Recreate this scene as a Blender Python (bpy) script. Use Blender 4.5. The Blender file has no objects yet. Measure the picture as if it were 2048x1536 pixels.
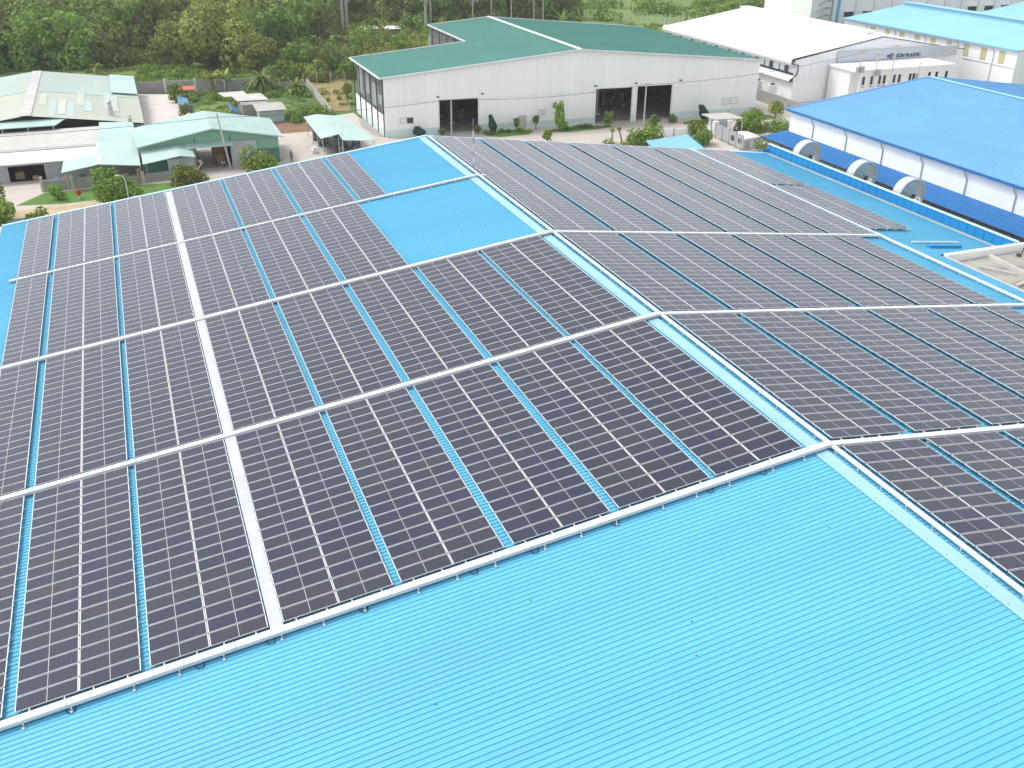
import bpy, math, random
from mathutils import Vector, Matrix
R_ = math.radians
random.seed(7)
scn = bpy.context.scene

# ------------------------------------------------------------------ camera
CAM = Vector((-26.685, -29.521, 34.620))
_p, _y, _r = 0.48150, 0.37360, 0.0086
fw = Vector((math.sin(_y)*math.cos(_p), math.cos(_y)*math.cos(_p), -math.sin(_p)))
rt = Vector((math.cos(_y), -math.sin(_y), 0)); up = rt.cross(fw)
r2 = math.cos(_r)*rt + math.sin(_r)*up; u2 = -math.sin(_r)*rt + math.cos(_r)*up
cam = bpy.data.cameras.new("camera"); camo = bpy.data.objects.new("camera", cam)
scn.collection.objects.link(camo)
camo.matrix_world = Matrix(((r2.x, u2.x, -fw.x, CAM.x), (r2.y, u2.y, -fw.y, CAM.y), (r2.z, u2.z, -fw.z, CAM.z), (0, 0, 0, 1)))
cam.sensor_width = 36; cam.lens = 1932.8/2048*36; cam.clip_end = 2000; cam.clip_start = .5
scn.camera = camo

# ------------------------------------------------------------------ sky, sun, exposure
SUN_EL, SUN_AZ = 56, -52           # azimuth measured from +Y towards +X
w = bpy.data.worlds.new("World"); scn.world = w; w.use_nodes = True
nt = w.node_tree; nt.nodes.clear()
sky = nt.nodes.new('ShaderNodeTexSky'); sky.sky_type = 'NISHITA'; sky.sun_disc = False
sky.sun_elevation = R_(SUN_EL); sky.sun_rotation = R_(SUN_AZ)
sky.air_density = 1.0; sky.dust_density = 1.5; sky.ozone_density = 1.0
hs = nt.nodes.new('ShaderNodeHueSaturation'); hs.inputs['Saturation'].default_value = .30
bg = nt.nodes.new('ShaderNodeBackground'); bg.inputs['Strength'].default_value = .15
out = nt.nodes.new('ShaderNodeOutputWorld')
nt.links.new(sky.outputs[0], hs.inputs['Color']); nt.links.new(hs.outputs[0], bg.inputs[0]); nt.links.new(bg.outputs[0], out.inputs[0])
sl = bpy.data.lights.new("sun", 'SUN'); sl.energy = 1.0; sl.angle = R_(16); sl.color = (1, .98, .945)
so = bpy.data.objects.new("sun", sl); scn.collection.objects.link(so)
so.rotation_euler = Vector((math.sin(R_(SUN_AZ))*math.cos(R_(SUN_EL)), math.cos(R_(SUN_AZ))*math.cos(R_(SUN_EL)), math.sin(R_(SUN_EL)))).to_track_quat('Z', 'Y').to_euler()
scn.view_settings.view_transform = 'Standard'; scn.view_settings.look = 'None'
scn.view_settings.gamma = 1; scn.view_settings.exposure = 1.0
scn.view_settings.use_curve_mapping = False

# ------------------------------------------------------------------ helpers
def mat(name, col, rough=.6, var=.10, scale=.35, spec=.35, metal=0, bump=0, bscale=8, rnd=0, col2=None, stain=None, stain_scale=.2, stretch=(1,1,1), alpha=1, coat=0, trans=0):
    m = bpy.data.materials.new(name); m.use_nodes = True
    n = m.node_tree.nodes; l = m.node_tree.links; b = n['Principled BSDF']
    b.inputs['Roughness'].default_value = rough; b.inputs['Metallic'].default_value = metal
    b.inputs['Specular IOR Level'].default_value = spec
    b.inputs['Coat Weight'].default_value = coat
    if alpha < 1: b.inputs['Alpha'].default_value = alpha
    if trans: b.inputs['Transmission Weight'].default_value = trans
    tc = n.new('ShaderNodeNewGeometry'); mp = n.new('ShaderNodeMapping'); mp.inputs['Scale'].default_value = stretch
    l.new(tc.outputs['Position'], mp.inputs[0])
    ns = n.new('ShaderNodeTexNoise'); ns.inputs['Scale'].default_value = scale; ns.inputs['Detail'].default_value = 6; ns.inputs['Roughness'].default_value = .6
    l.new(mp.outputs[0], ns.inputs['Vector'])
    rp = n.new('ShaderNodeMapRange'); rp.inputs[1].default_value = .3; rp.inputs[2].default_value = .7
    l.new(ns.outputs['Fac'], rp.inputs[0])
    mx = n.new('ShaderNodeMix'); mx.data_type = 'RGBA'
    c2 = col2 if col2 else tuple(c*(1+var) for c in col)
    c1 = col if col2 else tuple(c*(1-var) for c in col)
    mx.inputs[6].default_value = (*c1, 1); mx.inputs[7].default_value = (*[min(c, .97) for c in c2], 1)
    l.new(rp.outputs[0], mx.inputs[0]); cur = mx.outputs[2]
    if stain:
        n3 = n.new('ShaderNodeTexNoise'); n3.inputs['Scale'].default_value = stain_scale; n3.inputs['Detail'].default_value = 9; n3.inputs['Roughness'].default_value = .7
        l.new(mp.outputs[0], n3.inputs['Vector'])
        r3 = n.new('ShaderNodeMapRange'); r3.inputs[1].default_value = .52; r3.inputs[2].default_value = .68; l.new(n3.outputs['Fac'], r3.inputs[0])
        m3 = n.new('ShaderNodeMix'); m3.data_type = 'RGBA'; l.new(r3.outputs[0], m3.inputs[0]); l.new(cur, m3.inputs[6]); m3.inputs[7].default_value = (*stain, 1)
        cur = m3.outputs[2]
    if rnd:
        oi = n.new('ShaderNodeObjectInfo'); hv = n.new('ShaderNodeHueSaturation')
        r4 = n.new('ShaderNodeMapRange'); r4.inputs[3].default_value = 1-rnd; r4.inputs[4].default_value = 1+rnd; l.new(oi.outputs['Random'], r4.inputs[0])
        l.new(r4.outputs[0], hv.inputs['Value']); l.new(cur, hv.inputs['Color']); cur = hv.outputs[0]
    l.new(cur, b.inputs['Base Color'])
    if bump:
        n5 = n.new('ShaderNodeTexNoise'); n5.inputs['Scale'].default_value = bscale; n5.inputs['Detail'].default_value = 5
        l.new(mp.outputs[0], n5.inputs['Vector'])
        bp = n.new('ShaderNodeBump'); bp.inputs['Strength'].default_value = bump; bp.inputs['Distance'].default_value = .05
        l.new(n5.outputs['Fac'], bp.inputs['Height']); l.new(bp.outputs[0], b.inputs['Normal'])
    return m

def leafmat(name, ca, cb, rnd=.25, scale=.5):
    m = bpy.data.materials.new(name); m.use_nodes = True
    n = m.node_tree.nodes; l = m.node_tree.links; b = n['Principled BSDF']
    b.inputs['Roughness'].default_value = .6; b.inputs['Specular IOR Level'].default_value = .25
    g = n.new('ShaderNodeNewGeometry')
    ns = n.new('ShaderNodeTexNoise'); ns.inputs['Scale'].default_value = scale; ns.inputs['Detail'].default_value = 4
    l.new(g.outputs['Position'], ns.inputs['Vector'])
    add = n.new('ShaderNodeMath'); add.operation = 'ADD'
    r0 = n.new('ShaderNodeMapRange'); r0.inputs[1].default_value = .35; r0.inputs[2].default_value = .65; r0.inputs[4].default_value = .6
    l.new(ns.outputs['Fac'], r0.inputs[0])
    r1 = n.new('ShaderNodeMath'); r1.operation = 'MULTIPLY'; r1.inputs[1].default_value = .45; l.new(g.outputs['Random Per Island'], r1.inputs[0])
    l.new(r0.outputs[0], add.inputs[0]); l.new(r1.outputs[0], add.inputs[1])
    mx = n.new('ShaderNodeMix'); mx.data_type = 'RGBA'; mx.inputs[6].default_value = (*ca, 1); mx.inputs[7].default_value = (*cb, 1)
    l.new(add.outputs[0], mx.inputs[0])
    oi = n.new('ShaderNodeObjectInfo'); hv = n.new('ShaderNodeHueSaturation')
    r4 = n.new('ShaderNodeMapRange'); r4.inputs[3].default_value = 1-rnd; r4.inputs[4].default_value = 1+rnd; l.new(oi.outputs['Random'], r4.inputs[0])
    r5 = n.new('ShaderNodeMapRange'); r5.inputs[3].default_value = .48; r5.inputs[4].default_value = .52; l.new(oi.outputs['Random'], r5.inputs[0])
    l.new(r4.outputs[0], hv.inputs['Value']); l.new(r5.outputs[0], hv.inputs['Hue']); l.new(mx.outputs[2], hv.inputs['Color'])
    l.new(hv.outputs[0], b.inputs['Base Color'])
    # thin leaves pass some light
    tr = n.new('ShaderNodeBsdfTranslucent'); l.new(hv.outputs[0], tr.inputs[0])
    ms = n.new('ShaderNodeMixShader'); ms.inputs[0].default_value = .25
    l.new(b.outputs[0], ms.inputs[1]); l.new(tr.outputs[0], ms.inputs[2]); l.new(ms.outputs[0], n['Material Output'].inputs[0])
    return m

class MB:
    def __init__(s): s.v = []; s.f = []; s.mi = []
    def add(s, vs, fs, mi=0):
        o = len(s.v); s.v += [tuple(v) for v in vs]; s.f += [tuple(i+o for i in f) for f in fs]; s.mi += [mi]*len(fs); return s
    def quad(s, a, b, c, d, mi=0): return s.add([a, b, c, d], [(0, 1, 2, 3)], mi)
    def poly(s, pts, mi=0): return s.add(pts, [tuple(range(len(pts)))], mi)
    def hexa(s, p, mi=0):   # 8 pts: bottom 4 ccw, top 4 ccw
        return s.add(p, [(3, 2, 1, 0), (4, 5, 6, 7), (0, 1, 5, 4), (1, 2, 6, 5), (2, 3, 7, 6), (3, 0, 4, 7)], mi)
    def box(s, x0, x1, y0, y1, z0, z1, mi=0):
        return s.hexa([(x0, y0, z0), (x1, y0, z0), (x1, y1, z0), (x0, y1, z0), (x0, y0, z1), (x1, y0, z1), (x1, y1, z1), (x0, y1, z1)], mi)
    def beam(s, a, b, w, h, mi=0, up=(0, 0, 1)):
        a = Vector(a); b = Vector(b); d = (b-a).normalized(); sd = d.cross(Vector(up))
        if sd.length < 1e-4: sd = Vector((1, 0, 0))
        sd = sd.normalized()*w/2; u = sd.cross(d).normalized()*h/2
        return s.hexa([a-sd-u, a+sd-u, b+sd-u, b-sd-u, a-sd+u, a+sd+u, b+sd+u, b-sd+u], mi)
    def slab(s, pts, t, mi=0):   # polygon extruded down by t
        n = len(pts); top = [Vector(p) for p in pts]; bot = [p-Vector((0, 0, t)) for p in top]
        return s.add(top+bot, [tuple(range(n)), tuple(range(2*n-1, n-1, -1))]+[(i, i+n, (i+1) % n+n, (i+1) % n) for i in range(n)], mi)
    def tube(s, pts, r, mi=0, n=8, r2=None, cap=True):
        pts = [Vector(p) for p in pts]; rings = []
        for i, p in enumerate(pts):
            d = (pts[min(i+1, len(pts)-1)]-pts[max(i-1, 0)]).normalized()
            a = d.orthogonal().normalized() if i == 0 else (pa - d*pa.dot(d)).normalized()
            pa = a; b = d.cross(a)
            rr = r if r2 is None else r+(r2-r)*i/max(1, len(pts)-1)
            rings.append([p+(a*math.cos(2*math.pi*k/n)+b*math.sin(2*math.pi*k/n))*rr for k in range(n)])
        vs = [q for rg in rings for q in rg]; fs = []
        for i in range(len(pts)-1):
            for k in range(n): fs.append((i*n+k, i*n+(k+1) % n, (i+1)*n+(k+1) % n, (i+1)*n+k))
        if cap: fs += [tuple(range(n-1, -1, -1)), tuple(range((len(pts)-1)*n, len(pts)*n))]
        return s.add(vs, fs, mi)
    def ribbed(s, p0, L, W, pitch=.33, h=.035, top=.06, side=.02, mi=0):
        """sheet with raised ribs running along L, repeated across W; clean closed profile"""
        p0 = Vector(p0); L = Vector(L); W = Vector(W); wl = W.length; wd = W/wl; n = L.cross(W).normalized()
        if n.z < 0 or (abs(n.z) < 1e-6 and n.y > 0 and False): n = -n
        prof = []; k = 0; N = max(1, int(round(wl/pitch))); pt = wl/N
        for i in range(N):
            c = i*pt+pt/2
            prof += [(i*pt, 0), (c-top/2-side, 0), (c-top/2, h), (c+top/2, h), (c+top/2+side, 0)]
        prof.append((wl, 0))
        vs = []; fs = []
        for a, z in prof:
            q = p0+wd*a+n*z; vs += [q, q+L]
        for i in range(len(prof)-1): fs.append((2*i, 2*i+1, 2*i+3, 2*i+2))
        return s.add(vs, fs, mi)
    def build(s, name, mats, parent=None, loc=None, smooth=False):
        me = bpy.data.meshes.new(name)
        off = Vector((0, 0, 0))
        if parent is not None and loc is None:
            off = -Vector(parent.get('_w', (0, 0, 0)))
        if loc is not None: off = -Vector(loc)
        me.from_pydata([(v[0]+off.x, v[1]+off.y, v[2]+off.z) for v in s.v], [], s.f)
        if not isinstance(mats, (list, tuple)): mats = [mats]
        for m in mats: me.materials.append(m)
        me.polygons.foreach_set('material_index', s.mi)
        if smooth: me.polygons.foreach_set('use_smooth', [True]*len(s.f))
        me.update()
        o = bpy.data.objects.new(name, me); scn.collection.objects.link(o)
        if parent is not None:
            o.parent = parent
            if loc is not None: o.location = Vector(loc)-Vector(parent.get('_w', (0, 0, 0)))
            o['_w'] = tuple(loc) if loc is not None else tuple(parent.get('_w', (0, 0, 0)))
        else:
            if loc is not None: o.location = loc
            o['_w'] = tuple(loc) if loc is not None else (0, 0, 0)
        return o

def tag(o, label=None, cat=None, group=None, kind=None):
    if label: o['label'] = label
    if cat: o['category'] = cat
    if group: o['group'] = group
    if kind: o['kind'] = kind
    return o
def empty(name, loc, label=None, cat=None, group=None, kind=None, rot=None):
    o = bpy.data.objects.new(name, None); scn.collection.objects.link(o); o.location = loc; o['_w'] = tuple(loc)
    o.empty_display_size = .5
    if rot: o.rotation_euler = rot
    return tag(o, label, cat, group, kind)
def children(o): return [c for c in bpy.data.objects if c.parent == o]
def copy_tree(o, parent=None):
    c = o.copy(); scn.collection.objects.link(c)
    if parent is not None: c.parent = parent
    for ch in children(o): copy_tree(ch, c)
    return c

# ------------------------------------------------------------------ materials
BLUE = (.125, .45, .63)
M = {}
M['blue_roof'] = mat('light_blue_sheet', BLUE, .50, .08, .3, .22, stretch=(.10, 1, 1), bump=.03, stain=(.135, .47, .65), stain_scale=.35)
M['cap_blue'] = mat('pale_blue_flashing', (.30, .52, .64), .4, .06, .5)
M['trim_light'] = mat('pale_trim', (.52, .74, .87), .45, .05)
M['par_blue'] = mat('deep_blue_cladding', (.012, .235, .50), .5, .12, .4, stretch=(1, .3, 3))
M['white_tray'] = mat('white_powder_coat', (.66, .665, .67), .55, .06, .9, stain=(.58, .58, .575), stain_scale=.8)
M['walk'] = mat('fibre_walkway', (.50, .51, .55), .7, .08, 1.2, stain=(.44, .45, .49), stain_scale=1.5)
M['alu'] = mat('aluminium', (.66, .66, .63), .45, .04, 2, metal=.15)
M['cable'] = mat('black_cable_and_shade', (.012, .013, .017), .5, .2)  # black of the cable loops, also of the added shade strips along the trays
M['wall_white'] = mat('white_wall', (.80, .80, .78), .6, .035, .25, stretch=(1, 1, .15), stain=(.74, .74, .71), stain_scale=.3)
M['wall_warm'] = mat('cream_cladding', (.90, .89, .86), .6, .03, .3, stretch=(1.2, 1.2, .05), stain=(.86, .85, .82), stain_scale=.5)
M['wall_cool'] = mat('cool_white_cladding', (.88, .88, .89), .6, .035, .3, stretch=(1, 1, .1), stain=(.83, .83, .84), stain_scale=.4)
M['joint'] = mat('cladding_joint_grey', (.76, .76, .74), .7, .05)  # slightly greyer tone for the joint lines between cladding sheets
M['plinth'] = mat('pale_green_plinth', (.62, .74, .70), .7, .06, .5)
M['green_roof'] = mat('green_sheet', (.065, .225, .175), .5, .10, .15, stain=(.085, .255, .205), stain_scale=.5)
M['mint'] = mat('mint_sheet', (.42, .57, .51), .6, .07, .2, stain=(.52, .61, .57), stain_scale=.4)
M['pale_cream'] = mat('weathered_cream_sheet', (.50, .53, .43), .6, .07, .15, stain=(.43, .50, .42), stain_scale=.2, stretch=(1, .5, 1))
M['mint_deep'] = mat('mid_green_cladding', (.24, .46, .32), .6, .06, .4)
M['dkgreen_clad'] = mat('dark_green_cladding', (.08, .21, .14), .6, .1, .6)
M['pale_roof'] = mat('weathered_pale_roof', (.43, .53, .48), .6, .07, .1, stain=(.50, .50, .38), stain_scale=.11, stretch=(1, .5, 1))
M['cream_roof'] = mat('cream_roof', (.52, .49, .445), .6, .05, .25, stain=(.62, .60, .53), stain_scale=.4)
M['grey_clad'] = mat('grey_cladding', (.36, .38, .39), .6, .08, .5, stretch=(2, 2, .1))
M['galv'] = mat('galvanised_panel', (.50, .51, .51), .5, .08, .7, metal=.2)
M['white_roof'] = mat('white_roof', (.80, .80, .81), .5, .03, .15)
M['azure_roof'] = mat('azure_roof', (.145, .37, .63), .5, .06, .15, stain=(.14, .42, .75), stain_scale=.3)
M['royal'] = mat('royal_blue_canopy', (.022, .155, .40), .5, .10, .35, stain=(.035, .20, .47), stain_scale=1.2)
M['aqua_roof'] = mat('aqua_roof', (.28, .57, .70), .45, .05, .1)
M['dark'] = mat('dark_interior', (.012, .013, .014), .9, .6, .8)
M['dkgrey'] = mat('dark_grey_metal', (.07, .075, .08), .6, .2, 1)
M['floor_in'] = mat('shed_floor', (.30, .28, .26), .8, .2, .5)
M['junk'] = mat('stored_goods', (.02, .022, .024), .8, .1, 2.2, col2=(.30, .30, .29), bump=.5, bscale=2)
M['conc'] = mat('concrete', (.34, .33, .30), .85, .18, .5, bump=.2, stain=(.20, .19, .17), stain_scale=.5)
M['conc_lt'] = mat('light_concrete', (.52, .50, .46), .85, .10, .3, bump=.15, stain=(.44, .41, .36), stain_scale=.35)
M['slab_roof'] = mat('weathered_concrete_roof', (.36, .34, .29), .9, .2, .6, bump=.3, stain=(.17, .155, .13), stain_scale=.28)
M['yard'] = mat('yard_concrete', (.53, .47, .41), .85, .10, .25, bump=.12, stain=(.43, .37, .31), stain_scale=.25)
M['apron'] = mat('pink_yard_slab', (.66, .58, .53), .85, .06, .3, stain=(.48, .40, .37), stain_scale=.35)
M['soil'] = mat('reddish_soil', (.25, .145, .085), .95, .3, .7, bump=.5, stain=(.12, .15, .05), stain_scale=.6)
M['sand'] = mat('sand', (.52, .40, .24), .95, .15, .8, bump=.4, bscale=3, stain=(.42, .31, .18), stain_scale=1)
M['asphalt'] = mat('asphalt', (.20, .20, .19), .9, .15, .6, bump=.2)
M['grass_dry'] = mat('dry_grass', (.30, .23, .10), .95, .2, .5, bump=.6, bscale=4, stain=(.12, .16, .05), stain_scale=.4)
M['grass'] = mat('grass_ground', (.09, .15, .04), .95, .25, .25, bump=.7, bscale=3, stain=(.10, .13, .04), stain_scale=.12)
M['lawn'] = mat('lawn', (.10, .20, .035), .95, .25, .8, bump=.6, bscale=6)
M['field'] = mat('field_grass', (.15, .215, .055), .95, .2, .1, bump=.5, bscale=2, stain=(.25, .28, .07), stain_scale=.08)
M['bark'] = mat('bark', (.20, .16, .12), .9, .25, 1.2, bump=.5)
M['bark_lt'] = mat('pale_bark', (.42, .40, .35), .9, .2, .8)
M['terra'] = mat('terracotta_tile', (.52, .15, .06), .8, .15, .8)
M['window'] = mat('window_glass', (.015, .03, .06), .15, .3, 1, spec=.6)
M['tarp'] = mat('blue_tarp', (.10, .25, .38), .6, .2, .8)
M['maroon'] = mat('maroon_paint', (.28, .035, .04), .6, .1)
M['red'] = mat('red_paint', (.50, .03, .03), .5, .1)
M['wood'] = mat('raw_wood', (.33, .18, .09), .8, .15, 2)
M['card'] = mat('cardboard', (.40, .26, .14), .9, .1, 2)
M['hood'] = mat('translucent_hood', (.34, .40, .38), .35, .08, 1, alpha=.8, spec=.5)
M['hood_band'] = mat('pale_hood_shell', (.52, .54, .52), .45, .04, 1)
M['skylight'] = mat('yellow_skylight', (.55, .50, .28), .5, .05)
M['dk_tarp'] = mat('dark_green_netting', (.015, .05, .035), .7, .3, 2)
M['leaf_dark'] = leafmat('leaf_dark', (.066, .125, .026), (.290, .390, .075))
M['leaf_mid'] = leafmat('leaf_mid', (.080, .155, .026), (.320, .440, .072))
M['leaf_olive'] = leafmat('leaf_olive', (.110, .160, .030), (.400, .440, .088))
M['leaf_bright'] = leafmat('leaf_bright', (.055, .115, .016), (.300, .400, .050), scale=2)
M['leaf_yellow'] = leafmat('leaf_yellow', (.12, .17, .030), (.42, .45, .10), scale=2)
M['skin'] = mat('skin', (.38, .21, .13), .6, .05)
M['hair'] = mat('black_hair', (.012, .010, .009), .6, .1)
M['jeans'] = mat('blue_denim', (.05, .10, .24), .8, .1, 4)
M['shirt_w'] = mat('white_cotton', (.75, .75, .75), .8, .05, 4)
M['shirt_r'] = mat('dusty_pink_cotton', (.30, .12, .10), .8, .1, 4)
M['trouser'] = mat('brown_cloth', (.13, .07, .05), .8, .1, 4)
M['ink'] = mat('dark_lettering', (.03, .035, .06), .5, .1)

# solar cell surface: fine vertical busbars, procedural, tone varies from panel to panel
m = bpy.data.materials.new('solar_cells'); m.use_nodes = True
n = m.node_tree.nodes; l = m.node_tree.links; b = n['Principled BSDF']
tc = n.new('ShaderNodeTexCoord'); sx = n.new('ShaderNodeSeparateXYZ'); l.new(tc.outputs['Object'], sx.inputs[0])
def mth(op, a, bb=None, cc=None):
    q = n.new('ShaderNodeMath'); q.operation = op
    for i, v in enumerate((a, bb, cc)):
        if v is None: continue
        if isinstance(v, (int, float)): q.inputs[i].default_value = v
        else: l.new(v, q.inputs[i])
    return q.outputs[0]
fx = mth('FRACT', mth('MULTIPLY', mth('ADD', sx.outputs[0], 5.0), 1/.0455))
line = mth('LESS_THAN', fx, .22)
fc = mth('FRACT', mth('MULTIPLY', mth('ADD', sx.outputs[0], 5.0), 1/.182))
cell = mth('LESS_THAN', fc, .10)
oi = n.new('ShaderNodeObjectInfo')
cr = n.new('ShaderNodeValToRGB'); e = cr.color_ramp.elements
e[0].color = (.010, .015, .046, 1); e[1].color = (.028, .026, .036, 1)
e2 = cr.color_ramp.elements.new(.45); e2.color = (.015, .018, .040, 1)
e3 = cr.color_ramp.elements.new(.8); e3.color = (.022, .023, .038, 1)
l.new(oi.outputs['Random'], cr.inputs[0])
mx = n.new('ShaderNodeMix'); mx.data_type = 'RGBA'; mx.inputs[7].default_value = (.085, .085, .10, 1)
l.new(cr.outputs[0], mx.inputs[6]); l.new(mth('MULTIPLY', line, .55), mx.inputs[0])
mx2 = n.new('ShaderNodeMix'); mx2.data_type = 'RGBA'; mx2.inputs[7].default_value = (.07, .07, .08, 1)
l.new(mx.outputs[2], mx2.inputs[6]); l.new(mth('MULTIPLY', cell, .5), mx2.inputs[0])
# light dust film
g = n.new('ShaderNodeNewGeometry'); ns = n.new('ShaderNodeTexNoise'); ns.inputs['Scale'].default_value = .25; ns.inputs['Detail'].default_value = 5
l.new(g.outputs['Position'], ns.inputs['Vector'])
mx3 = n.new('ShaderNodeMix'); mx3.data_type = 'RGBA'; mx3.inputs[7].default_value = (.10, .11, .14, 1)
l.new(mx2.outputs[2], mx3.inputs[6]); l.new(mth('MULTIPLY', ns.outputs['Fac'], .16), mx3.inputs[0])
l.new(mx3.outputs[2], b.inputs['Base Color'])
b.inputs['Roughness'].default_value = .22; b.inputs['Specular IOR Level'].default_value = .32
M['cells'] = m

# ================================================================== GROUND
def sheet(name, pts, z, m, kind='structure'):
    o = MB().poly([(x, y, z) for x, y in pts]).build(name, m, loc=(0, 0, 0)); o['kind'] = kind; return o
sheet('ground', [(-500, -300), (700, -300), (700, 900), (-500, 900)], 0, M['grass'])
sheet('yard', [(-46, 88), (120, 78), (120, 119), (72.5, 119), (72, 111), (8, 114), (8, 132), (4.2, 131), (2.6, 121), (-7.5, 121), (-8, 116), (-26, 116), (-26, 121), (-60, 121), (-60, 96)], .012, M['yard'])
sheet('dirt_strip', [(-8, 121), (3, 121), (4.0, 131), (-3, 129.5), (-10, 130), (-17, 128), (-17, 116), (-8, 116)], .016, M['soil'])
sheet('pavement', [(-25, 119), (-17.3, 119), (-17.6, 157), (-25, 160)], .020, M['apron'])
sheet('road', [(-60, 76), (60, 76), (60, 88), (-28, 89.5), (-42, 89.5), (-60, 90)], .024, M['asphalt'])
sheet('sand_patch', [(-41, 90), (-34, 89.8), (-28.5, 91), (-27.5, 93), (-30, 94), (-36, 93.2), (-41, 92.5)], .028, M['sand'])
sheet('lawn', [(-41, 94.8), (-36, 93.8), (-27, 94.4), (-18.5, 96), (-18.5, 99.4), (-26, 98.9), (-38, 99.3)], .030, M['lawn'])
sheet('dry_grass_plot', [(5.2, 134), (7.9, 134), (14, 160.5), (4.8, 163.5), (5.0, 150)], .014, M['grass_dry'])
sheet('field', [(80, 165), (170, 165), (260, 330), (84, 330)], .010, M['field'])
sheet('weed_field', [(-60, 161.5), (8, 162), (2, 190), (-20, 192), (-60, 190)], .011, M['field'])
for i, (a, b_, c) in enumerate([((23.8, 112.0), (26, 107.6), (31.5, 108.4)), ((33.4, 111.4), (34.5, 107.3), (43.6, 108))]):
    pass
def blob(name, cx, cy, rx, ry, z, m, kind, seed=1):
    rnd = random.Random(seed); pts = []
    for k in range(26):
        a = 2*math.pi*k/26; q = 1+rnd.uniform(-.1, .1)
        pts.append((cx+rx*q*math.cos(a), cy+ry*q*math.sin(a)))
    return sheet(name, pts, z, m, kind)
blob('grass_bed', 27.2, 109.9, 4.0, 2.0, .030, M['lawn'], 'structure', 1)
blob('grass_bed', 38.4, 109.0, 5.2, 1.5, .030, M['lawn'], 'structure', 2)
blob('grass_bed', 59.5, 106.6, 3.6, 1.8, .030, M['lawn'], 'structure', 3)
blob('grass_bed', 70.5, 106.6, 2.6, 2.0, .030, M['lawn'], 'structure', 4)
blob('muddy_patch', -9, 141, 8, 8, .018, M['field'], 'structure', 5)
blob('rubble_patch', -12, 133.5, 4, 2.6, .022, M['soil'], 'structure', 6)
blob('gravel_patch', 8.3, 121, 1.4, 7, .022, M['conc'], 'structure', 7)

# ================================================================== MAIN BUILDING
S = .1255
RZ = 12.0
def rz(x): return RZ - S*abs(x)
Y0, Y1 = -42, 62.9
XL, XR = -38.8, 41.0
mb_ = empty('factory_building', (0, 10, 0), 'huge low factory hall with light blue ribbed sheet roof carrying the solar arrays', 'factory')
r = MB()
r.ribbed((0, Y0, RZ), (XL, 0, -S*38.8), (0, Y1-Y0, 0), .25, .036, .026, .014)
r.ribbed((0, Y0, RZ), (32.6, 0, -S*32.6), (0, 27.2-Y0, 0), .25, .036, .026, .014)
r.ribbed((0, 27.2, RZ), (XR, 0, -S*XR), (0, Y1-27.2, 0), .25, .036, .026, .014)
r.build('roof', M['blue_roof'], mb_)
wl = MB()
wl.box(XL+.5, XL+.7, Y0+.3, Y1-.3, 0, rz(XL)-.12); wl.box(32.1, 32.3, Y0+.3, 27.0, 0, rz(32.6)-.12); wl.box(XR-.2, XR, 27.3, Y1-.3, 0, rz(XR)-.12)
for yy in (Y1-.5,):
    wl.hexa([(XL+.7, yy, 0), (0, yy, 0), (0, yy+.2, 0), (XL+.7, yy+.2, 0), (XL+.7, yy, rz(XL)-.15), (0, yy, RZ-.15), (0, yy+.2, RZ-.15), (XL+.7, yy+.2, rz(XL)-.15)])
    wl.hexa([(0.01, yy, 0), (XR-.2, yy, 0), (XR-.2, yy+.2, 0), (0.01, yy+.2, 0), (0.01, yy, RZ-.15), (XR-.2, yy, rz(XR)-.15), (XR-.2, yy+.2, rz(XR)-.15), (0.01, yy+.2, RZ-.15)])
wl.build('wall', M['wall_white'], mb_)
# ridge flashing in lapped lengths
rc = MB(); y = Y0; k = 0
while y < Y1:
    y2 = min(y+3.05, Y1); z = .052+.004*(k % 2)
    rc.hexa([(-.62, y, rz(.62)+z-.01), (0, y, RZ+z-.01), (0, y2+.06, RZ+z-.01), (-.62, y2+.06, rz(.62)+z-.01), (-.62, y, rz(.62)+z), (0, y, RZ+z+.012), (0, y2+.06, RZ+z+.012), (-.62, y2+.06, rz(.62)+z)])
    rc.hexa([(0.002, y, RZ+z-.01), (.05, y, rz(.05)+z-.01), (.05, y2+.06, rz(.05)+z-.01), (0.002, y2+.06, RZ+z-.01), (0.002, y, RZ+z+.012), (.05, y, rz(.05)+z), (.05, y2+.06, rz(.05)+z), (0.002, y2+.06, RZ+z+.012)])
    y = y2; k += 1
rc.build('ridge_cap', M['cap_blue'], mb_)
# lap screws of the flashing
sc = MB()
y = Y0
while y < Y1:
    sc.box(-.47, -.445, y, y+.03, rz(.46)+.055, rz(.46)+.075); y += 1.0
sc.build('screw_line', M['dkgrey'], mb_)
ed = MB()
ed.beam((XL, Y1+.02, rz(XL)+.06), (0, Y1+.02, RZ+.06), .28, .16); ed.beam((0.003, Y1+.023, RZ+.062), (XR, Y1+.02, rz(XR)+.06), .28, .16)
ed.build('verge_trim', M['trim_light'], mb_)
gt = MB()
gt.beam((XL-.12, Y0, rz(XL)-.06), (XL-.12, Y1, rz(XL)-.06), .28, .16)
gt.beam((32.72, Y0, rz(32.6)-.04), (32.72, 26.6, rz(32.6)-.04), .3, .16)
gt.build('gutter', M['galv'], mb_)
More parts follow.
